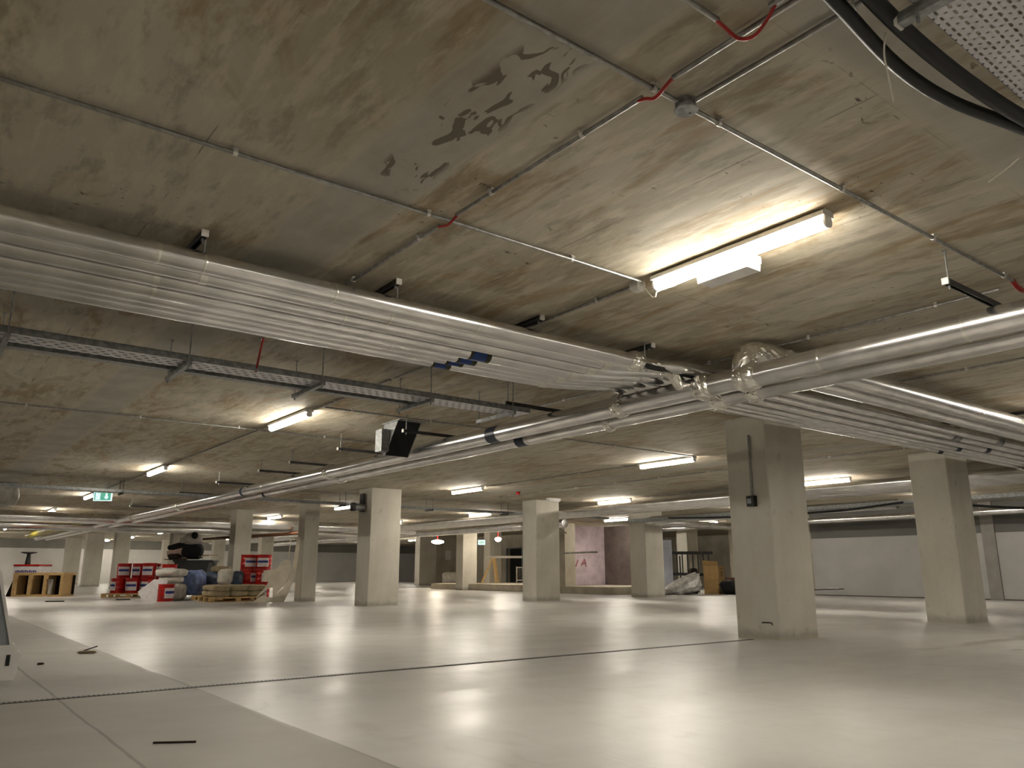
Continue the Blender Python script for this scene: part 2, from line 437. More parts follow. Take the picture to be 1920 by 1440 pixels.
column(9.78, 29.5, .62, .62, 'bare concrete column behind the tall stack of red drums')
column(9.75, 37.7, .6, .62, 'bare concrete column behind the skip with the panda toy')
column(9.05, 46, .7, .6, 'bare concrete column rising behind the left pallet of red drums')
column(9.0, 54, .95, .6, 'second bare concrete column right of the open timber crate')
column(9.1, 62, .95, .6, 'bare concrete column nearest the open timber crate on its right')
column(15.4, 62, .9, .6, 'distant concrete column partly hidden behind another column left of the panda toy')
column(16, 52, .7, .6, 'distant concrete column between the panda toy and the drum stack')
column(16.2, 44.2, .7, .6, 'distant concrete column just above the tall drum stack')
column(21.9, 32.4, .85, .6, 'bare concrete column at the end of the raised concrete slab')
column(27.3, 37.6, .85, .6, 'concrete column behind the raised slab left of the timber trestle')
column(27.2, 45.3, 1.3, .6, 'distant concrete pier with a white paper notice beside it')
column(27.4, 23.0, .75, .6, 'concrete column behind the plastic sheet heap and dark railing')
o = MB().box(0, 0, 0, 1.7, .3, H-.002).build('concrete_pier', 'raw', loc=(28.6, 45.5, 0)); tag(o, 'dark concrete pier carrying a white paper notice', 'pier', None, 'thing')
o = MB().box(-.22, -.012, -.3, .22, 0, .3).build('paper_notice', 'paper', loc=(29.55, 45.49, 1.95)); tag(o, 'white paper notice fixed to the dark concrete pier', 'notice')

# ------------------------------------------------------------------ batten lights
def batten():
    t = thing('batten_light', 'x', 'light')
    MB().prism([(-.04, 0), (-.06, -.014), (-.06, -.045), (.06, -.045), (.06, -.014), (.04, 0)], 1.46, lambda u, v, w: (u, w-.73, v)).build('gear_tray', 'white', t)
    prof = [(-.038, -.045)]+[(math.cos(a)*.041, -.085+math.sin(a)*.034) for a in [PI+PI*i/12 for i in range(13)]]+[(.038, -.045)]
    d = MB().prism(prof, 1.424, lambda u, v, w: (u, w-.712, v)); d.build('diffuser', 'lamp', t)
    for y in (-.728, .712):
        n = len(prof)
        MB().prism(prof, .016, lambda u, v, w, y=y: (u, y+w, v)).build('end_cap', 'white', t)
    return t
B0 = batten(); used = False
def light(x, y, label, group=None):
    global used
    if not used: used = True; B0.location = (x, y, H); B0['label'] = label; r = B0
    else: r = dup(B0, (x, y, H), None, label)
    if group: r['group'] = group
    elif 'group' in r and not group: del r['group']
    return r
FILL = [c for c in B0.children if c.name == 'diffuser'][0].data.copy(); FILL.materials[0] = M['lampfill']  # diffuser copy for the added unseen lamps near the camera
GA = 'ceiling lights in the row on the left'; GB = 'ceiling lights in the middle row'; GC = 'ceiling lights in the row beside the right-hand pipes'
light(4.37, 3.12, 'long lit batten light nearest the camera, white emergency unit beside it', GA)
light(4.33, 11.05, 'lit batten light behind the cable tray, left of the black vent hood', GA)
light(4.32, 18.6, 'lit batten light between the cable tray and the green exit sign', GA)
light(4.3, 26.3, 'lit batten light peeping out beside the green exit sign', GA)
light(4.3, 41.5, 'small lit batten light far away under the two silver pipes at far left', GA)
light(12.3, 10.75, 'lit batten light left of the big front column', GB)
light(12.25, 17.95, 'lit batten light right of the middle column, above the far pipes', GB)
light(12.2, 25.5, 'lit batten light in the gap between the middle column and the leaning board column', GB)
light(12.2, 32.0, 'lit batten light just above the far silver pipe, left of the leaning board column', GB)
light(12.1, 41.5, 'lit batten light above the panda toy', GB)
light(12.0, 49, 'lit batten light left of the column behind the skip', GB)
light(18.1, 10.75, 'lit batten light between the two nearest right-hand columns', GC)
light(18.0, 18.0, 'lit batten light above the pinkish wall', GC)
light(17.9, 25.3, 'lit batten light above the double silver pipes left of the mid hall column', GC)
light(17.8, 45.5, 'lit batten light above the tall drum stack', GC)
light(17.8, 55.5, 'small lit batten light just right of the panda toy head', GC)
light(17.7, 62, 'small lit batten light between two distant columns at left', GC)
light(23.2, 30.3, 'lit batten light above the timber trestle')
for i, (x, y) in enumerate(((4.37, -4.4), (-3.4, 3.1), (-3.4, -4.4), (-3.4, 11), (8.2, -4.4), (0.4, -4.4), (4.3, 33.5), (4.3, 49), (4.3, 63), (12, 64), (17.8, 32), (17.8, 39), (12.3, 3.1), (12.3, -4.4), (18.1, 3.1), (24.2, 3.1), (24.2, 10.7), (24.0, 17.2), (12.1, 57), (4.3, 56), (23.3, 46), (23.3, 60), (29.5, 58), (29.5, 50), (23.3, 53), (30, 30), (29.5, 23.6), (24.6, 24.5))):
    r = light(x, y, 'lit batten light added on the soffit, out of view or hidden by pipes', 'added ceiling lights out of view')  # unseen: row continuations plus lamps added to brighten soffit, columns, far wall
    if x < 5 and y < 12 or y < 4:
        for ch in r.children:
            if ch.name.startswith('diffuser'): ch.data = FILL

# emergency unit, junction box and lead beside the nearest batten
t = thing('emergency_unit', 'white boxy emergency luminaire beside the nearest batten light', 'emergency light', (4.60, 3.34, H))
MB().box(-.09, -.23, -.055, .09, .23, 0).build('back_box', 'white', t)
pf = [(-.09, -.055), (.09, -.055), (.09, -.07), (.08, -.112), (-.08, -.112), (-.09, -.07)]
MB().prism(pf, .44, lambda u, v, w: (u, w-.22, v)).build('lens_cover', 'white', t)
MB().box(-.012, -.245, -.075, .012, -.23, -.045).build('clip', 'white', t)
t = thing('junction_box', 'white square junction box at the left end of the nearest batten light', 'junction box', (4.35, 4.02, H))
MB().box(-.045, -.045, -.06, .045, .045, 0).build('box_body', 'white', t)
MB().box(-.035, -.035, -.075, .035, .035, -.06).build('cover', 'white', t)
pts = [(4.37, 3.97, H-.05), (4.40, 3.95, H-.1), (4.41, 3.92, H-.14), (4.40, 3.88, H-.15), (4.39, 3.86, H-.12), (4.42, 3.84, H-.1), (4.45, 3.75, H-.09), (4.5, 3.62, H-.06)]
o = MB().tube(pts, .006, 8).build('power_lead', 'whitecable'); tag(o, 'white looped lead from the junction box to the emergency unit', 'cable')
t = thing('ceiling_sounder', 'small white emergency light fixed at the top of the mid hall column', 'emergency light', (16.45, 18.9, H))
MB().box(-.5, -.06, -.06, .0, .06, 0).build('back_box', 'white', t)
MB().box(-.48, -.045, -.1, -.02, .045, -.06).build('lens_cover', 'white', t)

# ------------------------------------------------------------------ conduits
def conduit(p0, p1, label, clips=1.25, r=.0125, first=.4, group=None):
    a, b = Vector(p0), Vector(p1); L = (b-a).length; d = (b-a)/L
    t = thing('conduit', label, 'conduit', a, 0, group)
    MB().tube([(0, 0, 0), b-a], r, 10).build('pipe_run', 'conduit', t)
    s = first; n = d.cross(Vector((0, 0, 1))).normalized()
    while s < L and clips:
        c = d*s
        m = MB().tube([c-d*.012, c+d*.012], r*1.35, 10)
        if abs(d.z) < .5: m.box(c.x-.012, c.y-.012, c.z+r, c.x+.012, c.y+.012, H-a.z).bar(c-n*.03+Vector((0, 0, r)), c+n*.03+Vector((0, 0, r)), .02, .006)
        m.build('saddle', 'zinc', t); s += clips
    return t
zc = H-.028
conduit((-8, 2.16, zc), (2.66, 2.16, zc), 'galvanised conduit crossing the top of the picture to the round junction box', 1.2, first=.9)
conduit((2.80, 2.16, zc), (6.62, 2.16, zc), 'galvanised conduit from the round junction box toward the right picture edge', 1.15, first=.18)
conduit((-8, 3.94, zc), (4.3, 3.94, zc), 'galvanised conduit from the left picture edge to the white junction box', 1.22, first=.6)
conduit((2.51, 2.24, zc), (2.51, 3.84, zc), 'galvanised conduit between the two red cable bridges', .8, first=.42)
conduit((2.51, 4.04, zc), (2.51, 7.28, zc), 'galvanised conduit running from a red cable bridge back over the pipe bundle', 1.0, first=.25)
conduit((2.51, -8, zc), (2.51, 2.05, zc), 'galvanised conduit from the upper red cable bridge to the top picture edge', 1.2, first=.55)
conduit((2.73, -8, zc), (2.73, 2.1, zc), 'galvanised conduit from the round junction box up to the top picture edge', 1.4, first=.9)
conduit((-8, 1.68, zc), (2.36, 1.68, zc), 'short looking conduit at the top edge ending in the drooping red cable', 1.2, first=.3)
conduit((2.46, -8, zc+.001), (2.46, 1.5, zc+.001), 'conduit at the top edge on the right of the drooping red cable', 1.3, first=.4)
conduit((4.34, 4.07, zc), (4.34, 7.9, zc), 'dark conduit running back from the white junction box over the bundle', 1.2)
conduit((4.34, 8.0, zc), (4.34, 10.2, zc), 'conduit between the cable tray and the second batten light', 1.1)
conduit((4.32, 11.85, zc), (4.32, 17.8, zc), 'conduit from the second batten light back to the third one', 1.3)
conduit((4.32, 19.4, zc), (4.32, 25.5, zc), 'conduit from the third batten light back toward the green exit sign', 1.3)
conduit((6.72, 2.3, zc), (6.72, 8.2, zc), 'conduit high above the double silver pipe on the right', 1.2, first=.5)
conduit((-8, 12.3, zc), (8.4, 12.3, zc), 'conduit crossing the soffit at left just before the second batten light', 1.45)
conduit((4.4, 9.95, zc), (12.2, 9.95, zc), 'conduit passing from the second batten light in front of the vent hood', 1.3)
conduit((12.3, 11.6, zc), (12.3, 17.1, zc), 'conduit between the two batten lights of the middle row', 1.4)
conduit((14.45, 2, zc), (14.45, 19.4, zc), 'long conduit running past the left of the big front column', 1.5)
conduit((18.1, 11.6, zc), (18.1, 17.2, zc), 'conduit between the batten lights near the pinkish wall', 1.5)
conduit((9.2, -2, zc), (9.2, 6.5, zc), 'conduit seen beneath the double pipe at the right picture edge', 1.3)
# round junction box
t = thing('junction_box', 'round grey junction box where three conduits meet overhead', 'junction box', (2.73, 2.16, H))
MB().lathe([(.05, -.052), (.052, -.045), (.052, 0)], n=28).build('box_body', 'galv', t)
MB().lathe([(.056, -.058), (.058, -.055), (.058, -.052)], n=28).build('lid', 'galv', t)
for s in (-1, 1): MB().lathe([(.005, -.062), (.005, -.057)], (s*.03, 0, 0), 8).build('screw', 'galv', t)
def cable(pts, r, mat, name, label, cat='cable', sub=6):
    P = [Vector(p) for p in pts]; out = []
    for i in range(len(P)-1):
        p0, p1, p2, p3 = P[max(i-1, 0)], P[i], P[i+1], P[min(i+2, len(P)-1)]
        for k in range(sub):
            u = k/sub
            out.append(.5*((2*p1)+(-p0+p2)*u+(2*p0-5*p1+4*p2-p3)*u*u+(-p0+3*p1-3*p2+p3)*u**3))
    out.append(P[-1])
    return tag(MB().tube(out, r, 10).build(name, mat), label, cat)
cable([(2.51, 2.03, zc), (2.51, 2.08, zc-.012), (2.51, 2.16, zc-.045), (2.51, 2.22, zc-.02), (2.51, 2.28, zc)], .009, 'redcable', 'red_cable', 'red cable bridging two conduits next to the round junction box')
cable([(2.51, 3.82, zc), (2.51, 3.88, zc-.02), (2.51, 3.94, zc-.032), (2.51, 4.0, zc-.02), (2.51, 4.07, zc)], .009, 'redcable', 'red_cable', 'red cable bridging a conduit gap near the middle of the soffit')
cable([(2.33, 1.68, zc), (2.40, 1.675, zc-.02), (2.46, 1.655, zc-.055), (2.485, 1.6, zc-.065), (2.475, 1.53, zc-.04), (2.46, 1.47, zc)], .008, 'redcable', 'red_cable', 'red cable drooping in a loop at the top picture edge')
cable([(6.6, 2.16, zc), (6.66, 2.16, zc-.03), (6.74, 2.15, zc-.05), (6.86, 2.15, zc-.02)], .02, 'redcable', 'red_cable', 'red cable at the right picture edge above the double pipe')
cable([(2.51, 7.2, zc), (2.51, 7.25, zc-.08), (2.5, 7.28, zc-.22), (2.5, 7.32, zc-.33)], .011, 'redcable', 'red_cable', 'thin red cable dropping onto the cable tray at left')

# ------------------------------------------------------------------ big silver pipes
def pipe(pts, r, label, group=None, mat='foil', name='insulated_pipe', n=22, bands=()):
    P = [Vector(p) for p in pts]; t = thing(name, label, 'pipe', P[0], 0, group)
    MB().tube([p-P[0] for p in P], r, n).build('lagging', mat, t)
    for at, w, kind in bands:             # at: metres along the first straight run
        d = (P[1]-P[0]).normalized() if len(P) == 2 else (P[-1]-P[-2]).normalized()
        o0 = Vector((0, 0, 0)) if len(P) == 2 else P[-2]-P[0]
        c = o0+d*at
        if kind == 'blue':
            MB().tube([c, c+d*w], r+.002, n).build('label_band', 'bluelabel', t)
            MB().tube([c-d*.015, c+d*.012], r+.003, n).build('label_edge', 'olive', t)
            MB().tube([c+d*(w-.03), c+d*(w+.02)], r+.003, n).build('label_edge', 'olive', t)
        elif kind == 'navy': MB().tube([c, c+d*w], r+.003, n).build('label_band', 'navy', t)
        elif kind == 'tape': MB().tube([c, c+d*w*.3, c+d*w*.7, c+d*w], [r+.001, r+.004, r+.004, r+.001], n).build('foil_tape', 'crumple', t)
        elif kind == 'grey': MB().tube([c, c+d*w], r+.004, n).build('clamp_band', 'galv', t)
        elif kind == 'lump':
            pts_ = [c+d*w*(i/13-.5) for i in range(14)]
            MB().tube(pts_, [r+.004+.028*math.sin(PI*i/13) for i in range(14)], 34).crush(.010, 3+at).build('taped_joint', 'crumple', t)
    return t
GP = 'foil wrapped pipes of the near bundle'
ZB = CAM_Z+2.03
left = [(5.20, .0745, 'largest and nearest foil pipe of the bundle at left, with a bright streak'), (5.43, 0.065, 'second foil pipe from the near edge of the bundle'),
        (5.67, 0.068, 'third foil pipe from the near edge of the bundle'), (5.93, 0.070, 'fourth foil pipe from the near edge of the bundle, highest blue label'),
        (6.135, 0.059, 'fifth foil pipe from the near edge of the bundle, blue label'), (6.285, .05, 'thin foil pipe between two labelled ones in the bundle'),
        (6.43, 0.058, 'farthest foil pipe of the bundle, blue label lowest in the picture')]
rightY = [None, 5.06, 5.29, 5.55, 5.80, 5.96, 6.12]
labs = {3: [(4.05+8, .19, 'blue')], 4: [(4.05+8, .17, 'blue')], 5: [(4.02+8, .15, 'blue')], 6: [(3.95+8, .16, 'blue')]}
tapes = {0: [(1.05+8, .03, 'tape'), (1.35+8, .02, 'tape'), (2.3+8, .02, 'tape'), (3.6+8, .02, 'tape')], 1: [(1.4+8, .05, 'tape'), (2.9+8, .02, 'tape')], 2: [(1.15+8, .04, 'tape'), (2.6+8, .02, 'tape')], 3: [(1.2+8, .03, 'tape')], 4: [(3.3+8, .02, 'tape')]}
for i, (y, r, lab) in enumerate(left):
    if i == 0:
        pipe([(-8, y, ZB), (5.62, y, ZB)], r, lab, GP, bands=tapes[0]+[(13.55, .18, 'lump')])
        continue
    y2 = rightY[i]; x1, x2 = 5.35, 6.25
    t = thing('insulated_pipe', lab, 'pipe', (-8, y, ZB), 0, GP)
    mid = [(x1+(x2-x1)*u, y+(y2-y)*(3*u*u-2*u**3), ZB) for u in [k/8 for k in range(9)]]
    P = [(-8, y, ZB)]+mid+[(28.3, y2, ZB)]
    MB().tube([Vector(p)-Vector(P[0]) for p in P], [r]*len(P), 20).build('lagging', 'foil', t)
    for at, w, kind in labs.get(i, [])+tapes.get(i, []):
        if kind == 'blue':
            MB().tube([(at, 0, 0), (at+w, 0, 0)], r+.002, 20).build('label_band', 'bluelabel', t)
            MB().tube([(at-.02, 0, 0), (at+.012, 0, 0)], r+.003, 20).build('label_edge', 'olive', t)
            MB().tube([(at+w-.025, 0, 0), (at+w+.03, 0, 0)], r+.003, 20).build('label_edge', 'olive', t)
        else: MB().tube([(at, 0, 0), (at+w, 0, 0)], r+.004, 20).build('foil_tape', 'crumple', t)
    MB().tube([(x1-.05+8, 0, 0), (x1+.06+8, 0, 0)], r+.006, 20).build('taped_joint', 'crumple', t)
    bx = {6: 13.95, 4: 13.9, 3: 14.4}.get(i)
    if bx: MB().tube([(bx+8, y2-y, 0), (bx+.16+8, y2-y, 0)], r+.003, 20).build('label_band', 'navy', t)
    bx = {1: 13.6, 2: 12.6}.get(i)
    if bx: MB().tube([(bx+8, y2-y, 0), (bx+.25+8, y2-y, 0)], r+.004, 20).build('clamp_band', 'galv', t)
ZR = CAM_Z+1.99
pipe([(6.6, 4.17, ZR), (28.3, 4.17, ZR)], .105, 'thick foil pipe with the brightest streak at the right edge of the bundle', 'thick foil pipes on the right', bands=[(5.9, .03, 'tape'), (4.1, .05, 'tape')])
pipe([(6.6, 4.46, ZR), (28.3, 4.46, ZR)], .115, 'thick foil pipe beside the dark gap in the right-hand bundle', 'thick foil pipes on the right', bands=[(3.0, .03, 'tape')])
# double pipe crossing below the bundle
ZD = CAM_Z+1.83
GD = 'double foil pipe crossing under the bundle'
pipe([(6.30, -8, ZD), (6.30, 54, ZD)], .112, 'upper foil pipe of the crossing double run, taped lumps at the crossing', GD, n=28,
     bands=[(8+8.45, .22, 'navy'), (8+6.15, .16, 'lump'), (8+4.95, .2, 'lump'), (8+4.42, .24, 'lump'), (8+3.62, .03, 'tape'), (8+13.9, .18, 'lump'), (8+18.5, .12, 'navy'), (8+17.2, .05, 'tape'), (8+20.8, .06, 'tape'), (8+24, .15, 'lump'), (8+29.8, .2, 'lump'), (8+11.2, .03, 'tape'), (8+9.3, .02, 'tape'), (8+2.4, .03, 'tape')])
pipe([(6.86, -8, ZD), (6.86, 54, ZD)], .098, 'lower looking foil pipe of the crossing double run, small navy label', GD, n=24,
     bands=[(8+8.55, .2, 'navy'), (8+6.9, .12, 'lump'), (8+5.2, .2, 'lump'), (8+4.75, .15, 'lump'), (8+18.6, .12, 'navy'), (8+14.6, .12, 'lump')])
# risers joining the double pipe to the bundle
def elbow(name, pts, r, label):
    t = thing(name, label, 'pipe fitting', pts[0]); P = [Vector(p) for p in pts]
    k = MB(); Q = []
    for i in range(len(P)-1): Q += [P[i].lerp(P[i+1], u/4)-P[0] for u in range(4)]
    Q.append(P[-1]-P[0])
    k.tube(Q, r, 30).crush(.011, P[0].x).build('wrapped_bend', 'crumple', t); return t
elbow('pipe_bend', [(6.30, 4.46, ZD+.03), (6.30, 4.46, ZD+.15), (6.33, 4.45, ZD+.22), (6.42, 4.42, ZD+.26), (6.55, 4.35, ZD+.24), (6.72, 4.22, ZR), (6.9, 4.17, ZR)], .118, 'big humped foil wrapped bend standing on the double pipe at the crossing')
elbow('pipe_bend', [(6.86, 4.76, ZD+.03), (6.86, 4.70, ZD+.12), (6.9, 4.6, ZD+.18), (7.0, 4.5, ZR), (7.15, 4.46, ZR)], .11, 'foil wrapped bend behind the double pipe on the right bundle side')
elbow('pipe_bend', [(5.60, 5.20, ZB), (5.8, 5.2, ZB), (5.95, 5.2, ZB-.01), (6.1, 5.2, ZB-.05), (6.25, 5.2, ZD+.03)], .066, 'crumpled foil bend dropping from the nearest bundle pipe to the double pipe')

# ------------------------------------------------------------------ hangers
def rail_hanger(x, y0, y1, drop, label, group, along='y'):
    t = thing('strut_hanger', label, 'hanger', (x, y0, 0), 0, group)
    L = y1-y0
    fr = (lambda a, b, c: (b, a, c)) if along == 'y' else (lambda a, b, c: (a, b, c))
    def bx(m, a0, b0, c0, a1, b1, c1):
        p, q = fr(a0, b0, c0), fr(a1, b1, c1); return m.box(min(p[0], q[0]), min(p[1], q[1]), c0, max(p[0], q[0]), max(p[1], q[1]), c1)
    z = H-drop
    m = MB(); bx(m, 0, -.02, z+.015, L, -.016, z+.041); bx(m, 0, .016, z+.015, L, .02, z+.041); bx(m, 0, -.02, z+.037, L, .02, z+.041); bx(m, 0, -.02, z, L, -.012, z+.015); bx(m, 0, .012, z, L, .02, z+.015)
    m.build('channel', 'darkstrut', t)
    m = MB(); bx(m, -.012, -.023, z-.003, .004, .023, z+.044); m.build('end_cap', 'white', t)
    for a in (.05, L-.05):
        p = fr(a, 0, 0); top = H
        m = MB().tube([(p[0], p[1], z-.03), (p[0], p[1], top)], .006, 8).lathe([(.011, z-.02), (.011, z-.005)], (p[0], p[1], 0), 6, False)
        m.lathe([(.011, z+.042), (.011, z+.054)], (p[0], p[1], 0), 6, False)
        if drop > .06: m.lathe([(.02, H-.006), (.02, H)], (p[0], p[1], 0), 8, False)
        m.build('threaded_rod', 'galv', t)
    return t
GH = 'strut hangers over the near bundle'
for x, lb in ((-.15, 'strut hanger over the bundle outside the left edge'), (1.33, 'white capped strut hanger over the left part of the bundle'), (2.81, 'white capped strut hanger over the middle of the bundle'), (4.27, 'white capped strut hanger between the bundle and the nearest light'), (5.72, 'white capped strut hanger just before the pipe crossing')):
    rail_hanger(x, 5.11, 6.6, .045, lb, GH)
    if x < 5:
        g = thing('pipe_support', lb.replace('strut hanger over', 'rods dropping into').replace('strut hanger between', 'rods between'), 'hanger', (x, 5.16, 0), 0, 'rods dropping from the bundle struts')
        for k, yy in enumerate((0, .78, 1.36)): MB().tube([(.02, yy, ZB), (.02, yy, H-.05)], .006, 8).build('threaded_rod', 'galv', g)
for x in (12.5, 16.2, 20):
    rail_hanger(x, 3.9, 6.4, .045, 'strut hanger over the right-hand bundle %s' % {12.5: 'past the big front column', 16.2: 'above the second column', 20: 'near the right wall'}[x], 'strut hangers over the right-hand bundle')
GX = 'strut hangers carrying the double pipe'
for y, lb in ((-.8, 'strut hanger of the double pipe outside the right edge'), (2.24, 'white capped strut hanger on a long rod above the double pipe at right'), (5.14, 'white capped strut hanger at the pipe crossing'), (7.4, 'white capped strut hanger by the end of the cable tray'),
              (9.85, 'white capped strut hanger in front of the black vent hood'), (12.03, 'white capped strut hanger just left of the vent hood'), (14.1, 'strut hanger second left of the vent hood'), (15.7, 'strut hanger third left of the vent hood'), (18.4, 'strut hanger above the navy banded stretch of double pipe'), (21.5, 'strut hanger of the double pipe right of the exit sign'), (27, 'strut hanger of the double pipe below the exit sign')):
    rail_hanger(5.58, 0, 1.75, .265, lb, GX, 'x').location = (5.58, y, 0)

# ------------------------------------------------------------------ cable tray beyond the bundle
t = thing('cable_tray', 'long galvanised perforated cable tray hung below the soffit behind the bundle', 'cable tray', (-8, 7.3, H-.35))
MB().box(0, 0, 0, 13.9, .3, .002).build('perforated_base', 'perf_big', t)
MB().box(0, -.002, 0, 13.9, 0, .06).build('side_flange', 'galv', t)
MB().box(0, .3, 0, 13.9, .302, .06).build('side_flange', 'galv', t)
t = thing('cable_trunking', 'plain galvanised trunking running beside the perforated cable tray', 'trunking', (-8, 7.7, H-.36))
MB().box(0, 0, 0, 12.6, .11, .075).build('trunking_body', 'galv', t)
MB().box(0, -.004, .075, 12.6, .114, .08).build('cover', 'galv', t)
GT = 'trapeze brackets carrying the cable tray'
for x, lb in ((.45, 'tray bracket at the left picture edge'), (1.86, 'tray bracket second from the left edge'), (3.16, 'tray bracket above the second batten light'), (4.45, 'tray bracket nearest the black vent hood'), (5.6, 'tray bracket at the right end of the cable tray')):
    t = thing('trapeze_bracket', lb, 'bracket', (x, 7.22, H-.41), 0, GT)
    MB().box(-.02, 0, 0, .02, .78, .041).build('channel', 'galv', t)
    for yy in (.04, .74): MB().tube([(0, yy, -.03), (0, yy, .41)], .006, 8).lathe([(.018, .40), (.018, .41)], (0, yy, 0), 8).lathe([(.011, -.02), (.011, 0)], (0, yy, 0), 6, False).build('threaded_rod', 'galv', t)

# vent hood above the double pipe
t = thing('vent_hood', 'black mouthed sheet metal vent hood fixed to the soffit above the double pipe', 'vent', (5.72, 10.2, H))
side = [(0, 0), (.42, 0), (.12, -.62), (0, -.66)]
for w0 in (0, .4):
    MB().prism([(0, 0), (.44, 0), (.06, -.5), (0, -.5)], .012, lambda u, v, w, w0=w0: (w0+w, -u+.5, v)).build('side_plate', 'galv', t)
MB().prism([(.44, 0), (.06, -.5), (.05, -.48), (.42, 0)], .39, lambda u, v, w: (.011+w, -u+.5, v)).build('black_panel', 'blackmatt', t)
MB().box(-.02, -.02, -.014, .44, .52, 0).build('top_flange', 'galv', t)
MB().box(-.14, .3, -.46, -.012, .5, -.12).build('side_box', 'galv', t)

# ------------------------------------------------------------------ big tray, cables and tie in the top right corner
t = thing('cable_tray', 'wide pale perforated cable tray in the top right corner', 'cable tray', (2.52, -1.6, H-.30))
MB().box(0, 0, 0, 4.3, 2.6, .003).build('perforated_base', 'perf', t)
MB().box(0, 2.6, 0, 4.3, 2.603, .05).build('side_flange', 'galv', t)
t = thing('strut_bracket', 'grey strut under the end of the wide perforated tray', 'bracket', (2.56, -1.6, H-.345))
MB().box(-.021, 0, 0, .021, 2.66, .041).build('channel', 'galv', t)
MB().box(-.024, 2.66, -.003, .024, 2.672, .044).build('end_cap', 'white', t)
MB().tube([(0, 2.6, -.03), (0, 2.6, .345)], .006, 8).build('threaded_rod', 'galv', t)
zt = H-.3
cable([(1.4, 1.2, zt+.12), (1.9, 1.16, zt+.06), (2.3, 1.16, zt+.0), (2.79, 1.19, zt-.03), (3.2, 1.17, zt-.03), (3.73, 1.09, zt-.0), (4.4, 1.0, zt+.02), (5.4, .95, zt+.05)], .026, 'black', 'power_cable', 'thick black cable sagging across the top right corner, on the left of the pair')
cable([(1.6, .95, zt+.1), (2.1, 1.05, zt+.03), (2.55, 1.085, zt-.0), (3.1, 1.07, zt-.03), (3.7, 1.03, zt-.02), (4.4, .94, zt+.02), (5.4, .86, zt+.04)], .03, 'black', 'power_cable', 'thick black cable lying against the wide perforated tray')
cable([(2.6, 1.13, zt-.01), (2.61, 1.15, zt-.08), (2.62, 1.15, zt-.18), (2.635, 1.15, zt-.27)], .0035, 'whitecable', 'cable_tie', 'pale cable tie tail hanging from the black cables', 'cable tie')
cable([(4.0, 1.2, zt-.0), (4.05, 1.28, zt-.01), (4.1, 1.38, zt-.02)], .0035, 'whitecable', 'cable_tie', 'pale cable tie tail at the right picture edge', 'cable tie')

# ------------------------------------------------------------------ far services
GF = 'silver pipes running across the far left'
pipe([(-6, 32.5, H-.36), (20, 32.5, H-.36)], .2, 'upper silver pipe crossing far behind the exit sign', GF)
pipe([(-6, 37.2, H-.42), (22, 37.2, H-.42)], .2, 'lower silver pipe crossing far behind the exit sign', GF)
GW = 'silver pipes of the far right run'
for k, (x, r) in enumerate(((17.5, .1), (17.85, .1), (18.2, .1), (18.6, .1), (19.0, .1))):
    pipe([(x, -6, H-.3), (x, 58, H-.3)], r, ['nearest', 'second', 'middle', 'fourth', 'farthest'][k]+' silver pipe of the far run behind the big front column', GW,
         bands=[(6+11.5+.35*k, .3, 'navy')] if k in (1, 3) else [(6+16, .1, 'tape')])
pipe([(19.4, 22, H-.52), (19.4, 52, H-.52)], .16, 'single lower silver pipe under the far run left of the mid hall column', GW)
pipe([(20.2, 10, H-.55), (20.2, 18.4, H-.55), (20.6, 19.0, H-.55), (21.2, 19.2, H-.55), (28, 19.2, H-.58)], .13, 'silver pipe bending away right of the mid hall column', GW)
pipe([(26.9, -6, H-.42), (26.9, 24, H-.42)], .1, 'single silver pipe along the right-hand wall')
t = thing('cable_tray', 'far grey cable tray crossing above the exit sign', 'cable tray', (-6, 21.3, H-.34))
MB().box(0, 0, 0, 27, .32, .003).build('tray_base', 'galv', t)
for yy in (0, .32): MB().box(0, yy, 0, 27, yy+.003, .07).build('side_flange', 'galv', t)
for k in range(9):
    MB().box(1.2+3*k-.02, -.05, -.045, 1.2+3*k+.02, .4, -.002).tube([(1.2+3*k, -.03, -.05), (1.2+3*k, -.03, .34)], .006, 6).tube([(1.2+3*k, .37, -.05), (1.2+3*k, .37, .34)], .006, 6).build('trapeze', 'darkstrut', t)
t = thing('cable_tray', 'grey cable tray below the far right run of pipes', 'cable tray', (19.6, -4, H-.62))
MB().box(0, 0, 0, .5, 23, .004).build('tray_base', 'galv', t)
for xx in (0, .5): MB().box(xx, 0, 0, xx+.004, 23, .1).build('side_flange', 'galv', t)
cable([(19.2, 16.8, H-.6), (19.3, 15, H-.68), (19.3, 13, H-.72), (19.3, 11, H-.70), (19.3, 9.4, H-.6)], .03, 'black', 'power_cable', 'black cable sagging between the two right-hand columns')
cable([(19.3, 8.2, H-.72), (19.3, 7.2, H-.86), (19.3, 6.2, H-.92), (19.3, 4.6, H-.78)], .03, 'black', 'power_cable', 'black cable sagging at the right picture edge')
cable([(13.5, 31, H-.66), (13, 33, H-.70), (12.4, 36, H-.72), (11.5, 40, H-.74)], .07, 'rust', 'rusty_pipe', 'rust brown pipe rising toward the leaning board column', 'pipe')
cable([(5.75, 53, ZD+.12), (5.72, 44, ZD+.13), (5.68, 36, ZD+.12), (5.62, 34, ZD+.15)], .14, 'yellow', 'yellow_sleeve', 'bright yellow sleeved pipe beside the far end of the double run', 'pipe')
t = thing('wrapped_duct', 'pale plastic wrapped duct end at the left picture edge', 'duct', (1.12, 24.2, 2.5))
MB().blob((0, 0, 0), (2.3, .7, .6), .4, 4, .05, 3).build('wrapping', 'offwhite', t)
MB().tube([(.7, .0, .35), (1.08, -.05, .33)], .3, 16).build('duct_end', 'offwhite', t)
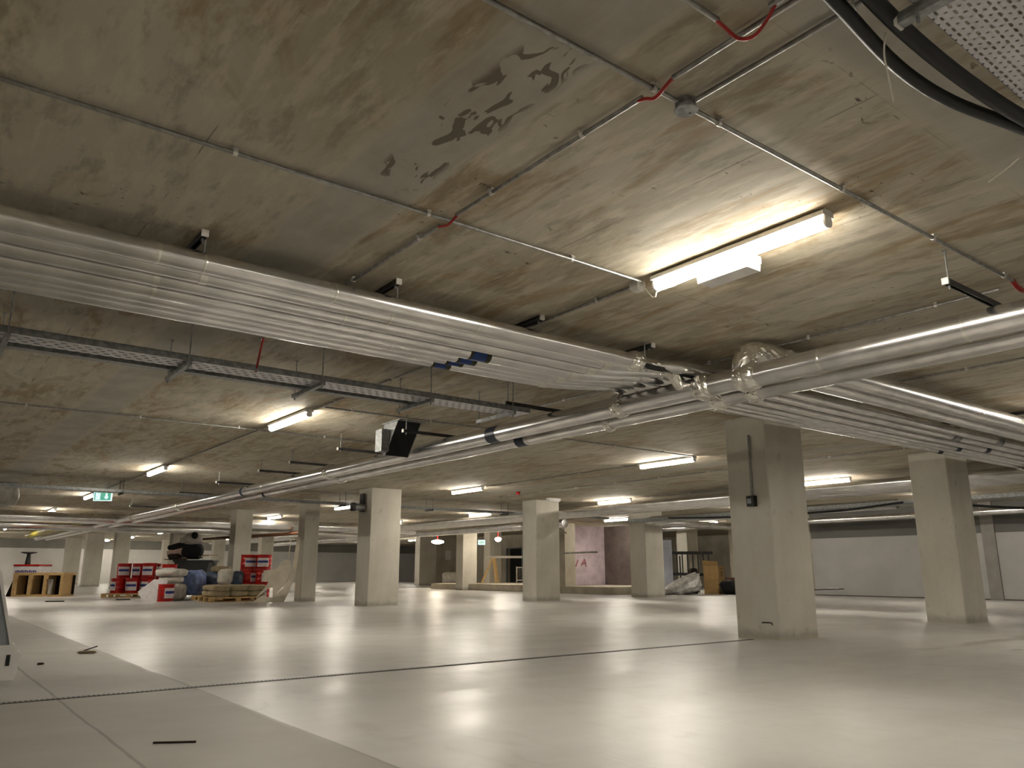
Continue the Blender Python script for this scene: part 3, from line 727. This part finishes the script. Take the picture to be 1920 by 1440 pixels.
# stub duct and small devices on the middle column
t = thing('stub_duct', 'short grey stub duct sticking out near the top of the middle column', 'duct', (9.7, 19.7, 2.62))
MB().tube([(0, 0, 0), (.3, 0, 0)], .1, 14).build('duct_body', 'galv', t); MB().tube([(-.06, 0, 0), (.02, 0, 0)], .12, 14).build('flange', 'darkstrut', t)
o = MB().box(-.03, -.1, 0, .03, .1, .5).build('wall_bracket', 'darkstrut', loc=(9.98, 19.75, 2.5)); tag(o, 'dark vertical bracket beside the stub duct on the middle column', 'bracket')
t = thing('smoke_detector', 'small red ceiling detector between the middle column and the mid hall column', 'detector', (14.0, 17.9, H))
MB().lathe([(.05, -.09), (.07, -.07), (.07, -.03), (.04, 0)], n=14).build('sounder_body', 'red', t)
# switch on the front column
t = thing('switch_box', 'small black switch box on the left face of the big front column', 'switch', (9.68, 6.86, 1.82))
MB().box(-.09, -.06, 0, 0, .06, .15).build('box_body', 'black', t); MB().box(-.094, -.02, .04, -.09, .045, .11).build('face_plate', 'greypanel', t)
conduit((9.655, 6.86, 1.98), (9.655, 6.86, 2.86), 'vertical conduit down the left face of the big front column', 0, .016)
o = MB().tube([(0, 0, 0), (0, -.12, .005), (0, -.16, .0), (0, -.165, -.03)], .008, 8).build('rebar_hook', 'black', loc=(9.67, 6.86, .22)); tag(o, 'small dark hook low on the left face of the big front column', 'hook')

# exit signs
t = thing('exit_sign', 'green and white exit sign with running figure and arrow hung from the soffit', 'sign', (4.2, 23.75, 2.77), -.55)
MB().box(-.24, 0, 0, .24, .035, .25).build('frame', 'signwhite', t)
MB().box(-.215, -.004, .02, .215, 0, .23).build('sign_face', 'signgreen', t)
k = MB().box(-.18, -.007, .035, -.06, -.004, .215); k.build('door_symbol', 'signwhite', t)
fg = MB()
for a, b, w in (((-.115, .15), (-.125, .10), .022), ((-.125, .10), (-.10, .075), .014), ((-.10, .075), (-.105, .05), .012), ((-.125, .10), (-.14, .07), .014), ((-.14, .07), (-.165, .06), .012), ((-.117, .14), (-.09, .125), .011), ((-.117, .14), (-.145, .125), .011)):
    fg.bar((a[0], -.0095, a[1]), (b[0], -.0095, b[1]), w, .004)
fg.prism([(math.cos(q)*.014-.108, math.sin(q)*.014+.178) for q in [2*PI*i/10 for i in range(10)]], .004, lambda u, v, w: (u, -.0115+w, v))
fg.build('running_figure', 'signgreen', t)
MB().prism([(.1, .04), (.165, .115), (.125, .115), (.125, .205), (.075, .205), (.075, .115), (.035, .115)], .003, lambda u, v, w: (u, -.007+w, v)).build('arrow', 'signwhite', t)
for xx in (-.15, .15): MB().tube([(xx, .018, .25), (xx, .018, H-2.77)], .006, 6).build('hanging_rod', 'galv', t)
t = thing('exit_sign', 'tiny glowing exit sign far away left of the raised slab column', 'sign', (26.0, 36.6, 2.35), -.6)
MB().box(-.2, 0, 0, .2, .05, .26).build('frame', 'signcyan', t); MB().box(-.15, -.005, .05, .15, 0, .2).build('sign_face', 'signgreen', t)
for x, y, lb in ((22.7, 36.0, 'bright hanging work lamp left of the raised slab column'), (23.0, 31.0, 'bright hanging work lamp on a red drop pipe above the trestle')):
    t = thing('work_lamp', lb, 'lamp', (x, y, 2.42))
    MB().lathe([(.06, -.12), (.13, -.06), (.16, 0), (.13, .05), (.06, .08)] if x > 22.9 else [(.12, -.1), (.3, -.05), (.34, 0), (.3, .05), (.1, .1)], n=16).build('bulb', 'bulb', t)
    MB().tube([(0, 0, .06), (0, 0, H-2.42)], .02, 8).build('drop_pipe', 'red', t)

# ------------------------------------------------------------------ floor drain
t = thing('slot_drain', 'narrow slotted drain running across the floor to the big front column', 'drain', (-8, 6.86, 0))
MB().box(0, .015, 0, 17.5, .085, .004).build('channel_frame', 'drain', t)
k = MB()
for i in range(250): k.box(7.6+.034*i, .025, .004, 7.6+.034*i+.017, .075, .006)
k.build('grating', 'galv', t)

# ------------------------------------------------------------------ red drums
def drum():
    t = thing('steel_drum', 'x', 'drum')
    r, h = .235, .52
    MB().lathe([(r-.012, 0), (r+.004, .006), (r+.004, .02), (r-.004, .03), (r, .04), (r, .16), (r+.007, .168), (r, .176), (r, .34), (r+.007, .348), (r, .356), (r, .48), (r+.006, .49), (r+.006, .505)], n=26).build('drum_body', 'red', t)
    MB().lathe([(r+.012, .497), (r+.014, .505), (r+.012, .52), (r-.015, .52), (r-.02, .512)], n=26).build('lid', 'red', t)
    lb = MB().patch(r+.001, .1, .40, -1.0, .75, 12).build('product_label', 'label', t)
    MB().patch(r+.004, .235, .315, -.9, .65, 12, .002).build('blue_print', 'blueprint', lb)
    return t
D0 = drum(); dused = False
def put_drum(x, y, z, face, label, group):
    global dused
    if not dused: dused = True; r = D0; D0.location = (x, y, z); D0.rotation_euler.z = face; D0['label'] = label; D0['group'] = group
    else: r = dup(D0, (x, y, z), face, label, group)
    return r
BACK = YAW+PI            # towards where the picture was taken from
def pallet(x, y, lx, ly, label, rz=0, mat='timber'):
    t = thing('wooden_pallet', label, 'pallet', (x, y, 0), rz)
    for i in range(7): MB().box(0, i*(ly-.1)/6, .122, lx, i*(ly-.1)/6+.1, .144).build('deck_board', mat, t)
    for yy in (0, ly/2-.05, ly-.1):
        k = MB().box(0, yy, 0, lx, yy+.1, .022)
        for xx in (0, lx/2-.07, lx-.14): k.box(xx, yy, .022, xx+.14, yy+.1, .1)
        k.box(0, yy, .1, lx, yy+.1, .122).build('runner', mat, t)
    return t
px_, py_ = hd(28.55, -14.15)
pallet(*hd(28.35, -14.43), 1.85, 1.25, 'wooden pallet carrying the left group of red drums', YAW-PI/2+.05)
GR = 'red drums on the left pallet'
base = .144
def dp(d, s, z, turn, lab, g=GR): return put_drum(*hd(d, s), z, BACK+turn, lab, g)
dp(28.75, -14.07, base, -.6, 'red drum at the front left corner of the left pallet, small white label')
dp(28.75, -13.55, base, .3, 'red drum in the middle of the front row on the left pallet')
dp(28.85, -13.05, base, -.3, 'red drum at the right end of the front row under a taller drum')
dp(29.35, -14.19, base, .8, 'red drum in the back row of the left pallet, left end')
dp(29.4, -13.66, base, 0, 'red drum in the back row of the left pallet, middle')
dp(29.4, -13.13, base, 0, 'red drum in the back row of the left pallet, right end')
dp(29.35, -14.19, base+.52, .5, 'red drum of the upper layer at the left end, blue printed label')
dp(29.4, -13.66, base+.52, -.2, 'red drum of the upper layer beside the dark bag')
dp(29.4, -13.13, base+.52, .9, 'red drum of the upper layer behind the tallest one')
dp(28.87, -13.05, base+.53, .1, 'red drum stacked highest on the left pallet with clear blue and white label')
GS = 'red drums in the tall right stack'
for k in range(3):
    for q, (d, s, tn) in enumerate(((26.6, -8.77, .9), (27.15, -8.6, -.4), (26.6, -8.24, .2))):
        dp(d, s, .0+.482*k, tn+(.9 if k == 1 else 0), ('%s red drum of the right-hand stack, %s column' % (['bottom', 'middle', 'top'][k], ['left', 'rear', 'right'][q])), GS).scale = (1, 1, .92)
dp(25.0, -10.72, 0, 1.25, 'single red drum standing on the floor in front of the white sacks', 'lone red drums')
dp(26.95, -11.9, .1, .4, 'red drum half hidden behind the white sacks, lower one', 'lone red drums')
dp(27.05, -11.56, .62, .2, 'red drum showing its top above the white sacks', 'lone red drums')

# ------------------------------------------------------------------ sacks and sheets round the pallets
def bag(x, y, z, size, mat, label, rot=0, seed=1, group=None, name='filled_sack', amp=.06, e=.5, cat='sack'):
    return tag(MB().blob((0, 0, 0), size, e, seed, amp, 3, 24, 14).build(name, mat, loc=(x, y, z), rz=rot), label, cat, group)
bag(*hd(25.8, -10.93), 0, (.95, .8, .54), 'whitesack', 'big white bulk sack behind the lone red drum', YAW, 2, 'white sacks', amp=.05, e=.45)
bag(*hd(25.9, -10.98), .53, (.85, .7, .22), 'whitesack', 'white sack lying second from the top of the white pile', YAW+.2, 3, 'white sacks')
bag(*hd(25.9, -10.98), .73, (1.0, .75, .26), 'whitesack', 'white sack lying on top of the white pile', YAW-.1, 5, 'white sacks')
bx, by = hd(25.3, -11.22)
fx = lambda u, v, w: (u*FY*.98 + w*FX, -u*FX*.98 + w*FY+v*.12, v)
o = MB().prism([(-.35, 0), (.28, 0), (.42, .62), (-.02, .66), (-.52, .28)], .02, fx).build('white_board', 'label', loc=(bx, by, 0)); tag(o, 'white board leaning on its corner left of the lone red drum', 'board')
pallet(*hd(25.9, -10.28), 1.0, .9, 'small wooden pallet under the blue wrapped sacks', YAW-PI/2)
bag(*hd(26.65, -10.55), .145, (.6, .7, .80), 'bluesack', 'tall bright blue plastic wrapped sack on the small pallet', YAW, 6, 'blue wrapped sacks', amp=.05, e=.4)
bag(*hd(27.5, -9.95), .0, (.95, .8, .9), 'darkblue', 'slate blue covered heap right of the bright blue sack', YAW-PI/2, 7, 'blue wrapped sacks', amp=.08)
bag(*hd(27.3, -9.9), .88, (.6, .5, .2), 'sack', 'tan sack lying on the slate blue heap', YAW-PI/2, 8)
bag(*hd(26.0, -9.28), .48, (.45, .42, .5), 'whitesack', 'off white sack standing on the tan sacks', YAW, 9, 'white sacks')
bag(*hd(26.4, -9.0), .45, (.42, .4, .46), 'darkblue', 'slate blue bundle between the off white sack and the drums', YAW, 10, 'blue wrapped sacks')
pallet(7.6, 24.75, 1.75, 1.15, 'wooden pallet under the tan sacks')
GB2 = 'tan paper sacks on the pallet'
k = 0
names = [['left', 'middle', 'right'], ['front', 'back'], ['bottom', 'top']]
for z in range(2):
    for j in range(2):
        for i in range(3):
            k += 1
            bag(7.92+.56*i+.02*((k*5) % 3), 25.03+.56*j, .146+.165*z, (.62, .6, .19), 'sack', 'tan paper sack on the pallet, %s layer, %s row, %s end' % (names[2][z], names[1][j], names[0][i]) if i != 1 else 'tan paper sack on the pallet, %s layer, middle of the %s row' % (names[2][z], names[1][j]), .05*((k*7) % 5-2), k, GB2, 'cement_sack', .05)

# dark skip with the panda toy
sx, sy = hd(29.0, -11.62)
t = thing('wheeled_skip', 'dark green plastic skip heaped with scrap behind the sacks', 'skip', (sx, sy, 0), YAW-PI/2)
poly = [(-.5, .12), (.5, .12), (.62, 1.25), (-.62, 1.25)]
MB().prism(poly, .85, lambda u, v, w: (u, w, v)).build('skip_body', 'bin', t)
MB().box(-.66, -.05, 1.23, .66, .9, 1.30).build('rim', 'bin', t)
MB().tube([(.66, 0, 1.27), (.76, 0, 1.26), (.82, 0, 1.17), (.79, 0, 1.08)], .035, 10).build('handle', 'bin', t)
for xx in (-.4, .4):
    for yy in (.15, .7): MB().tube([(xx-.03, yy, .08), (xx+.03, yy, .08)], .08, 14).build('wheel', 'black', t)
k = MB()
rr = random.Random(3)
GS2 = 'scrap timber heaped on the skip'
for i in range(6):
    x, y = hd(29.0+.1*i, -12.2+.17*i)
    a = YAW-PI/2+rr.uniform(-.5, .5)
    o = MB().box(-.45+.05*i, -.045, 0, .45, .045, .03).build('timber_offcut', 'palewood' if i in (2, 4, 5) else 'darkwood', loc=(x, y, 1.305+.032*i), rz=a)
    o.rotation_euler.x = 0; o.rotation_euler.y = rr.uniform(-.12, .12)
    tag(o, ['dark board hanging out on the left of the skip', 'dark offcut low in the skip heap', 'pale offcut in the middle of the skip heap', 'dark brown offcut under the pale ones', 'pale timber offcut below the panda toy', 'topmost pale timber offcut in the skip'][i], 'timber', GS2)
bag(*hd(29.3, -12.35), 1.30, (.6, .45, .24), 'darkwood', 'dark crumpled scrap at the left end of the skip heap', YAW, 12, None, 'scrap_bundle', .15, .8, 'scrap')
x, y = hd(29.4, -12.28)
o = MB().box(-.33, -.2, 0, .33, .2, .24).build('folded_card', 'pink', loc=(x, y, 1.45), rz=YAW-PI/2); o.rotation_euler.y = -.2; tag(o, 'pinkish folded cardboard lying under the arm of the panda toy', 'cardboard')
px, py = hd(29.35, -11.8)
t = thing('stuffed_toy', 'big black and white stuffed panda toy sitting on the skip', 'toy', (px, py, 1.33), YAW-PI/2)
MB().blob((.05, 0, 0), (.76, .6, .58), .7, 21, .04, 3).build('torso', 'plush_b', t)
MB().tube([(-.2, 0, .5), (-.45, -.1, .48), (-.68, -.15, .42)], [.13, .12, .1], 14).blob((-.72, -.15, .33), (.2, .2, .18), .9, 3, .02).build('arm', 'plush_b', t)
hdm = MB().blob((.02, 0, .46), (.66, .62, .5), .92, 22, .02, 2).build('head', 'plush_w', t)
for xx, yy in ((.17, -.25), (.05, .2)): MB().blob((xx, yy, .72), (.24, .2, .26), 1, 3, .01, flat=False).build('ear', 'plush_b', hdm)
MB().blob((-.3, -.06, .56), (.28, .3, .24), 1, 5, .01, flat=False).build('muzzle', 'plush_w', hdm)

# curved board leaning at a column
ox, oy = hd(24.6, -6.95)
t = thing('curved_board', 'large pale cut-out board with a curved rim leaning beside the column', 'board', (ox, oy, 0))
def fr(u, v, w): return (u*FY - (w-.03*v)*FX*1 + .16*v*FX, -u*FX - (w-.03*v)*FY + .16*v*FY, v)
rim = []
A = [(-.02+.36*math.sin(q)**.8 if q > 0 else -.02, 1.95*(1-math.cos(q))/1.0) for q in [PI/2*i/14 for i in range(15)]]
outer = [(.02, 0), (.12, .25), (.21, .55), (.27, .9), (.30, 1.25), (.305, 1.6), (.29, 1.95)]
inner = [(-.02, 1.95), (.02, 1.93), (.26, 1.9), (.24, 1.6), (.235, 1.25), (.19, .9), (.13, .6), (.02, .38), (-.05, .28)]
MB().prism(outer+[(.2, 1.95), (.185, 1.6), (.175, 1.25), (.13, .9), (.05, .6), (-.06, .4), (-.5, 0)], .02, fr).build('curved_rim', 'ply', t)
MB().prism([(.0, 1.95), (.245, 1.95), (.24, 1.86), (.03, 1.9), (.01, 1.25), (-.01, 1.25)], .02, fr).build('top_strap', 'ply', t)
plate = [(-.72, .92), (-.32, .98), (-.2, 1.2), (-.1, 1.27), (.08, 1.22), (.11, 1.0), (.2, .98), (.2, .9), (.11, .9), (.0, .5), (-.1, .42), (-.34, .12), (-.37, .42), (-.5, .4), (-.78, .16), (-.86, .12), (-.62, .4), (-.52, .6), (-.72, .64)]
MB().prism(plate, .02, fr).build('cut_plate', 'ply', t)
MB().prism([(-.95, .0), (.02, .0), (.1, .22), (-.12, .18), (-.3, .13), (-.48, .14), (-.66, .19)], .02, fr).build('bottom_strip', 'ply', t)

# ------------------------------------------------------------------ open timber crate, tub, black stand at far left
cx, cy = hd(29.5, -18.31); RZ = YAW-PI/2
t = thing('timber_crate', 'open timber crate with three bays standing at far left', 'crate', (cx, cy, 0), RZ)
W_, D_, H_ = 1.86, .8, .86
MB().box(0, 0, H_-.1, W_, D_, H_).build('top_board', 'timber', t)
MB().box(0, 0, 0, W_, D_, .07).build('bottom_board', 'timber', t)
MB().box(0, D_-.03, .07, W_, D_, H_-.1).build('back_board', 'darkwood', t)
for x in (0, .56, 1.12, W_-.12):
    MB().box(x, 0, .07, x+.12, .1, H_-.1).box(x+.01, .1, .07, x+.03, D_-.03, H_-.1).box(x+.08, 0, H_-.24, x+.17 if x < 1.5 else x+.12, .08, H_-.1).build('upright', 'timber', t)
MB().box(1.3, .05, .08, 1.42, .12, .6).box(1.28, .05, .4, 1.44, .12, .62).build('grey_packing', 'greysack' if False else 'offwhite', t)
t = thing('plastic_tub', 'white tub with a red rim standing behind the timber crate', 'tub', (*hd(30.7, -18.6), 0), RZ)
MB().box(-.45, 0, 0, .45, .8, .5).build('stand', 'darkwood', t)
MB().box(-.48, 0, .5, .48, .8, 1.13).build('tub_body', 'label', t); MB().box(-.5, -.02, 1.1, .5, .82, 1.16).build('rim', 'red', t)
k = MB()
for i in range(11): k.box(-.4+.075*i, -.008, .86, -.4+.075*i+.045, 0, .93+.02*((i*3) % 2))
k.build('lettering', 'blueprint', t)
t = thing('pedestal_stand', 'black pedestal stand upside down on the white tub', 'stand', (*hd(31.0, -18.76), 1.161), RZ)
MB().tube([(0, 0, 0), (0, 0, .4)], [.1, .06], 12).build('post', 'black', t)
MB().lathe([(.02, .38), (.28, .44), (.26, .47), (.02, .42)], n=16).build('foot_ring', 'darkstrut', t)
t = thing('leaning_board', 'dark board leaning on the left end of the timber crate', 'board', (*hd(29.6, -18.75), 0), RZ)
o = MB().prism([(0, 0), (.3, .0), (.34, .62), (.22, .66)], .04, lambda u, v, w: (u, w+.3, v)).build('panel', 'darkwood', t)

# ------------------------------------------------------------------ white barrier at the left edge
t = thing('plastic_barrier', 'white plastic barrier with grey panel cut by the left picture edge', 'barrier', (*hd(6.8, -4.87), 0), RZ+.6)
MB().prism([(-.65, 0), (.66, 0), (.68, .06), (.675, .16), (.70, .2), (.665, .24), (.64, .29), (-.62, .29)], .42, lambda u, v, w: (u, w, v)).build('base', 'white', t)
MB().prism([(-.6, .29), (.61, .29), (.42, 1.0), (-.42, 1.0)], .3, lambda u, v, w: (u, w+.04+.06*v, v)).build('grey_panel', 'greypanel', t)
MB().prism([(.6, .29), (.625, .29), (.435, 1.0), (.41, 1.0)], .03, lambda u, v, w: (u, w+.02+.06*v, v)).build('edge_frame', 'white', t)
MB().box(.585, -.008, .12, .615, .0, .21).build('slot', 'black', t)

# ------------------------------------------------------------------ litter
t = thing('floor_litter', 'crumpled pale scrap with a dark stick lying on the floor at left', 'litter', (*hd(9.42, -4.87), 0), RZ)
MB().blob((0, 0, 0), (.2, .12, .03), .8, 31, .2, 5).build('scrap_heap', 'sack', t)
MB().bar((-.05, .0, .028), (.09, .03, .075), .02, .012).build('stick', 'darkwood', t)
x, y = hd(4.62, -1.87); o = MB().box(-.095, -.005, 0, .13, .006, .01).build('thin_stick', 'darkwood', loc=(x, y, 0), rz=RZ+.12); tag(o, 'thin dark stick on the floor at the bottom left', 'stick')
x, y = hd(8.3, -4.75); o = MB().blob((0, 0, 0), (.06, .05, .02), .7, 4, .1).build('dark_pebble', 'darkwood', loc=(x, y, 0)); tag(o, 'small dark crumb of debris between the barrier and the drain', 'debris')
GL = 'flat scraps of timber and card on the floor by the left pallet'
for i, (d, s, l, m) in enumerate(((26.4, -11.9, 1.0, 'label'), (26.2, -12.6, .4, 'darkwood'), (24.6, -13.9, .5, 'darkwood'), (24.2, -15.5, .22, 'rust'))):
    x, y = hd(d, s); o = MB().box(-l/2, -.06, 0, l/2, .06, .03).build('flat_scrap', m, loc=(x, y, 0), rz=RZ+.1*i)
    tag(o, ['pale strip lying before the left pallet', 'dark strip lying before the left pallet', 'dark flat scrap on the floor between crate and pallet', 'small rusty scrap on the floor before the timber crate'][i], 'scrap', GL)

# ------------------------------------------------------------------ things on the right, behind the plinth
hx, hy = hd(32.9, 6.95)
o = MB().blob((0, 0, 0), (1.5, 1.0, 1.0), .75, 41, .13, 3, 18, 9, 0, True, False, .55).build('plastic_heap', 'clear', loc=(*hd(32.4, 6.8), 0), rz=RZ); tag(o, 'shiny clear plastic sheet heap right of the concrete column', 'plastic sheet')
bag(*hd(31.9, 6.1), 0, (.5, .4, .22), 'greysack', 'grey flat plastic bundle under the shiny sheet heap', RZ, 42, None, 'plastic_bundle', .12, .8, 'plastic sheet')
t = thing('steel_railing', 'dark steel railing panel with upright bars leaning behind the plastic heap', 'railing', (*hd(34.6, 6.75), .25), RZ-.15)
MB().bar((-.35, 0, 1.42), (1.9, 0, 1.42), .09, .13).build('top_rail', 'darkstrut', t)
MB().bar((-.25, 0, .55), (1.9, 0, .5), .07, .12).build('bottom_rail', 'darkstrut', t)
for i in range(9): MB().bar((-.05+.22*i, 0, .5), (-.05+.22*i, 0, 1.4), .05, .05).build('upright_bar', 'darkstrut', t)
MB().tube([(-.35, 0, 1.42), (-.48, 0, 1.3), (-.36, 0, 1.0), (-.32, 0, .5), (-.1, 0, .2)], .06, 10).build('end_loop', 'darkstrut', t)
MB().bar((.5, -.12, -.25), (.5, -.02, 1.3), .06).build('prop', 'darkstrut', t)
t = thing('cardboard_box', 'tall brown cardboard box with an open flap beside the plastic heap', 'box', (*hd(33.2, 7.92), 0), RZ-.55)
MB().box(0, 0, 0, .62, .8, 1.12).build('box_body', 'card', t)
MB().prism([(0, 1.12), (.62, 1.12), (.62, 1.3), (0, 1.34)], .012, lambda u, v, w: (u, .0-(v-1.12)*.4+w, v)).build('flap', 'card', t)
MB().box(.621, .28, .72, .625, .6, .74).prism([(.34, .78), (.54, .78), (.44, .95)], .004, lambda u, v, w: (.621+w, u, v)).box(.621, .3, 1.0, .625, .58, 1.03).build('printed_mark', 'rust', t)
bag(*hd(32.3, 8.72), 0, (.75, .6, .55), 'blackmatt', 'black rubbish bag right of the cardboard box', RZ, 51, 'black bags', 'rubbish_bag', .12, .75, 'bag')
bag(*hd(32.9, 9.32), 0, (.7, .6, .6), 'blackmatt', 'black rubbish bag touching the big front column outline', RZ, 52, 'black bags', 'rubbish_bag', .12, .75, 'bag')
bag(*hd(33.4, 7.55), 0, (.4, .4, 1.0), 'darkwood', 'dark upright bundle between plastic heap and cardboard box', RZ, 53, None, 'dark_bundle', .08, .6, 'bundle')
o = MB().box(-.4, -.12, 0, .4, .12, .08).build('board_pile', 'rust', loc=(*hd(32.7, 9.1), .57), rz=RZ); tag(o, 'reddish board lying on the black rubbish bags', 'board')
x, y = hd(33.9, 6.4)
o = MB().box(-.4, 0, 0, .4, .03, 2.1).build('pale_sheeting', 'lilac', loc=(x, y, .1), rz=RZ); tag(o, 'pale blue lit sheeting behind the dark railing', 'sheeting')
# red graffiti on the plaster wall
k = MB()
for a, b in (((24.15, 1.25), (24.25, .95)), ((24.25, .95), (24.4, 1.3)), ((24.4, 1.3), (24.5, .95)), ((24.55, 1.0), (24.7, 1.3)), ((24.9, 1.05), (25.1, 1.35)), ((25.1, 1.35), (25.2, 1.0)), ((25.0, 1.15), (25.2, 1.15))):
    k.bar((a[0], 27.145, a[1]+.1), (b[0], 27.145, b[1]+.1), .07, .008) if False else k.bar((a[0], 27.146, a[1]+.1), (b[0], 27.146, b[1]+.1), .006, .08)
o = k.build('paint_marks', 'redpaint'); tag(o, 'faded red spray marks on the pinkish plaster wall', 'graffiti')
t = thing('guard_rail', 'scaffold tube guard rail on the raised slab before the pinkish wall', 'guard rail', (22.5, 26.3, .29))
MB().tube([(0, 0, 0), (0, 0, 2.6)], .03, 10).build('post', 'darkstrut', t)
MB().tube([(0, .05, 1.35), (.25, -2.5, 1.38)], .04, 10).build('rail', 'greypanel' if False else 'offwhite', t)
MB().tube([(0, 0, 1.85), (.1, -.25, 1.4)], .025, 8).build('brace', 'darkstrut', t)
MB().tube([(0, -.05, 2.6), (.3, -.55, 2.2)], .02, 8).build('stay', 'darkstrut', t)
# trestle and cage
t = thing('timber_trestle', 'pale timber trestle with splayed legs on the raised slab', 'trestle', (25.3, 34.6, .3), RZ)
MB().bar((-.55, 0, 0), (.0, 0, 1.28), .1, .1).build('leg', 'palewood', t); MB().bar((.2, 0, 0), (.05, 0, 1.28), .1, .1).build('leg', 'palewood', t); MB().bar((.33, .1, 0), (.12, .1, 1.28), .1, .1).build('leg', 'timber', t)
MB().box(-.35, -.05, 1.28, 1.6, .05, 1.4).build('beam', 'offwhite', t)
t = thing('steel_cage', 'grey steel mesh cage standing in front of the dark doorway', 'cage', (27.0, 34.1, .3), RZ)
k = MB()
for xx in (-.35, .35):
    for yy in (0, .6): k.bar((xx, yy, 0), (xx, yy, .85), .05)
for z in (.12, .8):
    k.bar((-.35, 0, z), (.35, 0, z), .05).bar((-.35, .6, z), (.35, .6, z), .05).bar((-.35, 0, z), (-.35, .6, z), .05).bar((.35, 0, z), (.35, .6, z), .05)
k.build('frame', 'offwhite', t)
k = MB()
for i in range(6): k.bar((-.28+.11*i, 0, .12), (-.28+.11*i, 0, .8), .015)
k.build('mesh_bars', 'offwhite', t)
bx_, by_ = hd(48.5, -4.25)
pallet(bx_, by_, 1.1, .9, 'dark pallet under wrapped goods beside the raised slab', RZ, 'darkwood')
bag(*hd(49.0, -3.75), .145, (1.0, .85, .7), 'offwhite', 'pale wrapped goods on the far pallet', RZ, 61, None, 'wrapped_goods', .07, .5, 'wrapped goods')
# tool heap at the right wall
t = thing('tool_heap', 'dark heap of long tools on the floor against the right wall', 'tools', (27.3, 17.0, 0), RZ-.05)
MB().blob((-.55, 0, 0), (1.0, .4, .2), .8, 71, .15, 4).build('dark_heap', 'darkwood', t)
MB().bar((-.7, .1, .2), (1.15, .1, .26), .035).build('handle', 'darkstrut', t)
MB().bar((.55, .1, .29), (.95, .1, .29), .05).build('white_sleeve', 'label', t)
MB().blob((-1.0, 0, .02), (.16, .2, .12), .8, 72, .1).build('orange_part', 'rust', t)
for x, y, lb in ((21.0, 61.5, 'tiny dark bin against the far wall beside the leaning board column'), (26.5, 62, 'tiny dark bin against the far wall between two columns'), (36.8, 58, 'dark debris pile at the foot of the far right pier')):
    t = MB().box(-.25, -.2, 0, .25, .2, .5).box(-.27, -.22, .5, .27, .22, .55).build('waste_bin', 'darkstrut', loc=(x, y, 0)); tag(t, lb, 'bin')

# ------------------------------------------------------------------ world, camera, view
w = bpy.data.worlds.new('World'); S.world = w; w.use_nodes = True
w.node_tree.nodes['Background'].inputs[0].default_value = (.9, .85, .75, 1); w.node_tree.nodes['Background'].inputs[1].default_value = .02
cam = bpy.data.cameras.new('Camera'); co = bpy.data.objects.new('Camera', cam); COL.objects.link(co)
cam.sensor_fit = 'HORIZONTAL'; cam.sensor_width = 36; cam.lens = 36*1462.4/1920; cam.clip_start = .05; cam.clip_end = 300
co.location = (0, 0, CAM_Z); co.rotation_euler = (PI/2+PITCH, 0, YAW-PI/2)
S.camera = co
S.view_settings.view_transform = 'Standard'; S.view_settings.look = 'None'; S.view_settings.exposure = 1.66; S.view_settings.gamma = 1
S.cycles.max_bounces = 6; S.cycles.diffuse_bounces = 4; S.cycles.glossy_bounces = 3; S.cycles.transparent_max_bounces = 4
S.cycles.use_denoising = True
S.cycles.use_adaptive_sampling = True; S.cycles.adaptive_threshold = .06
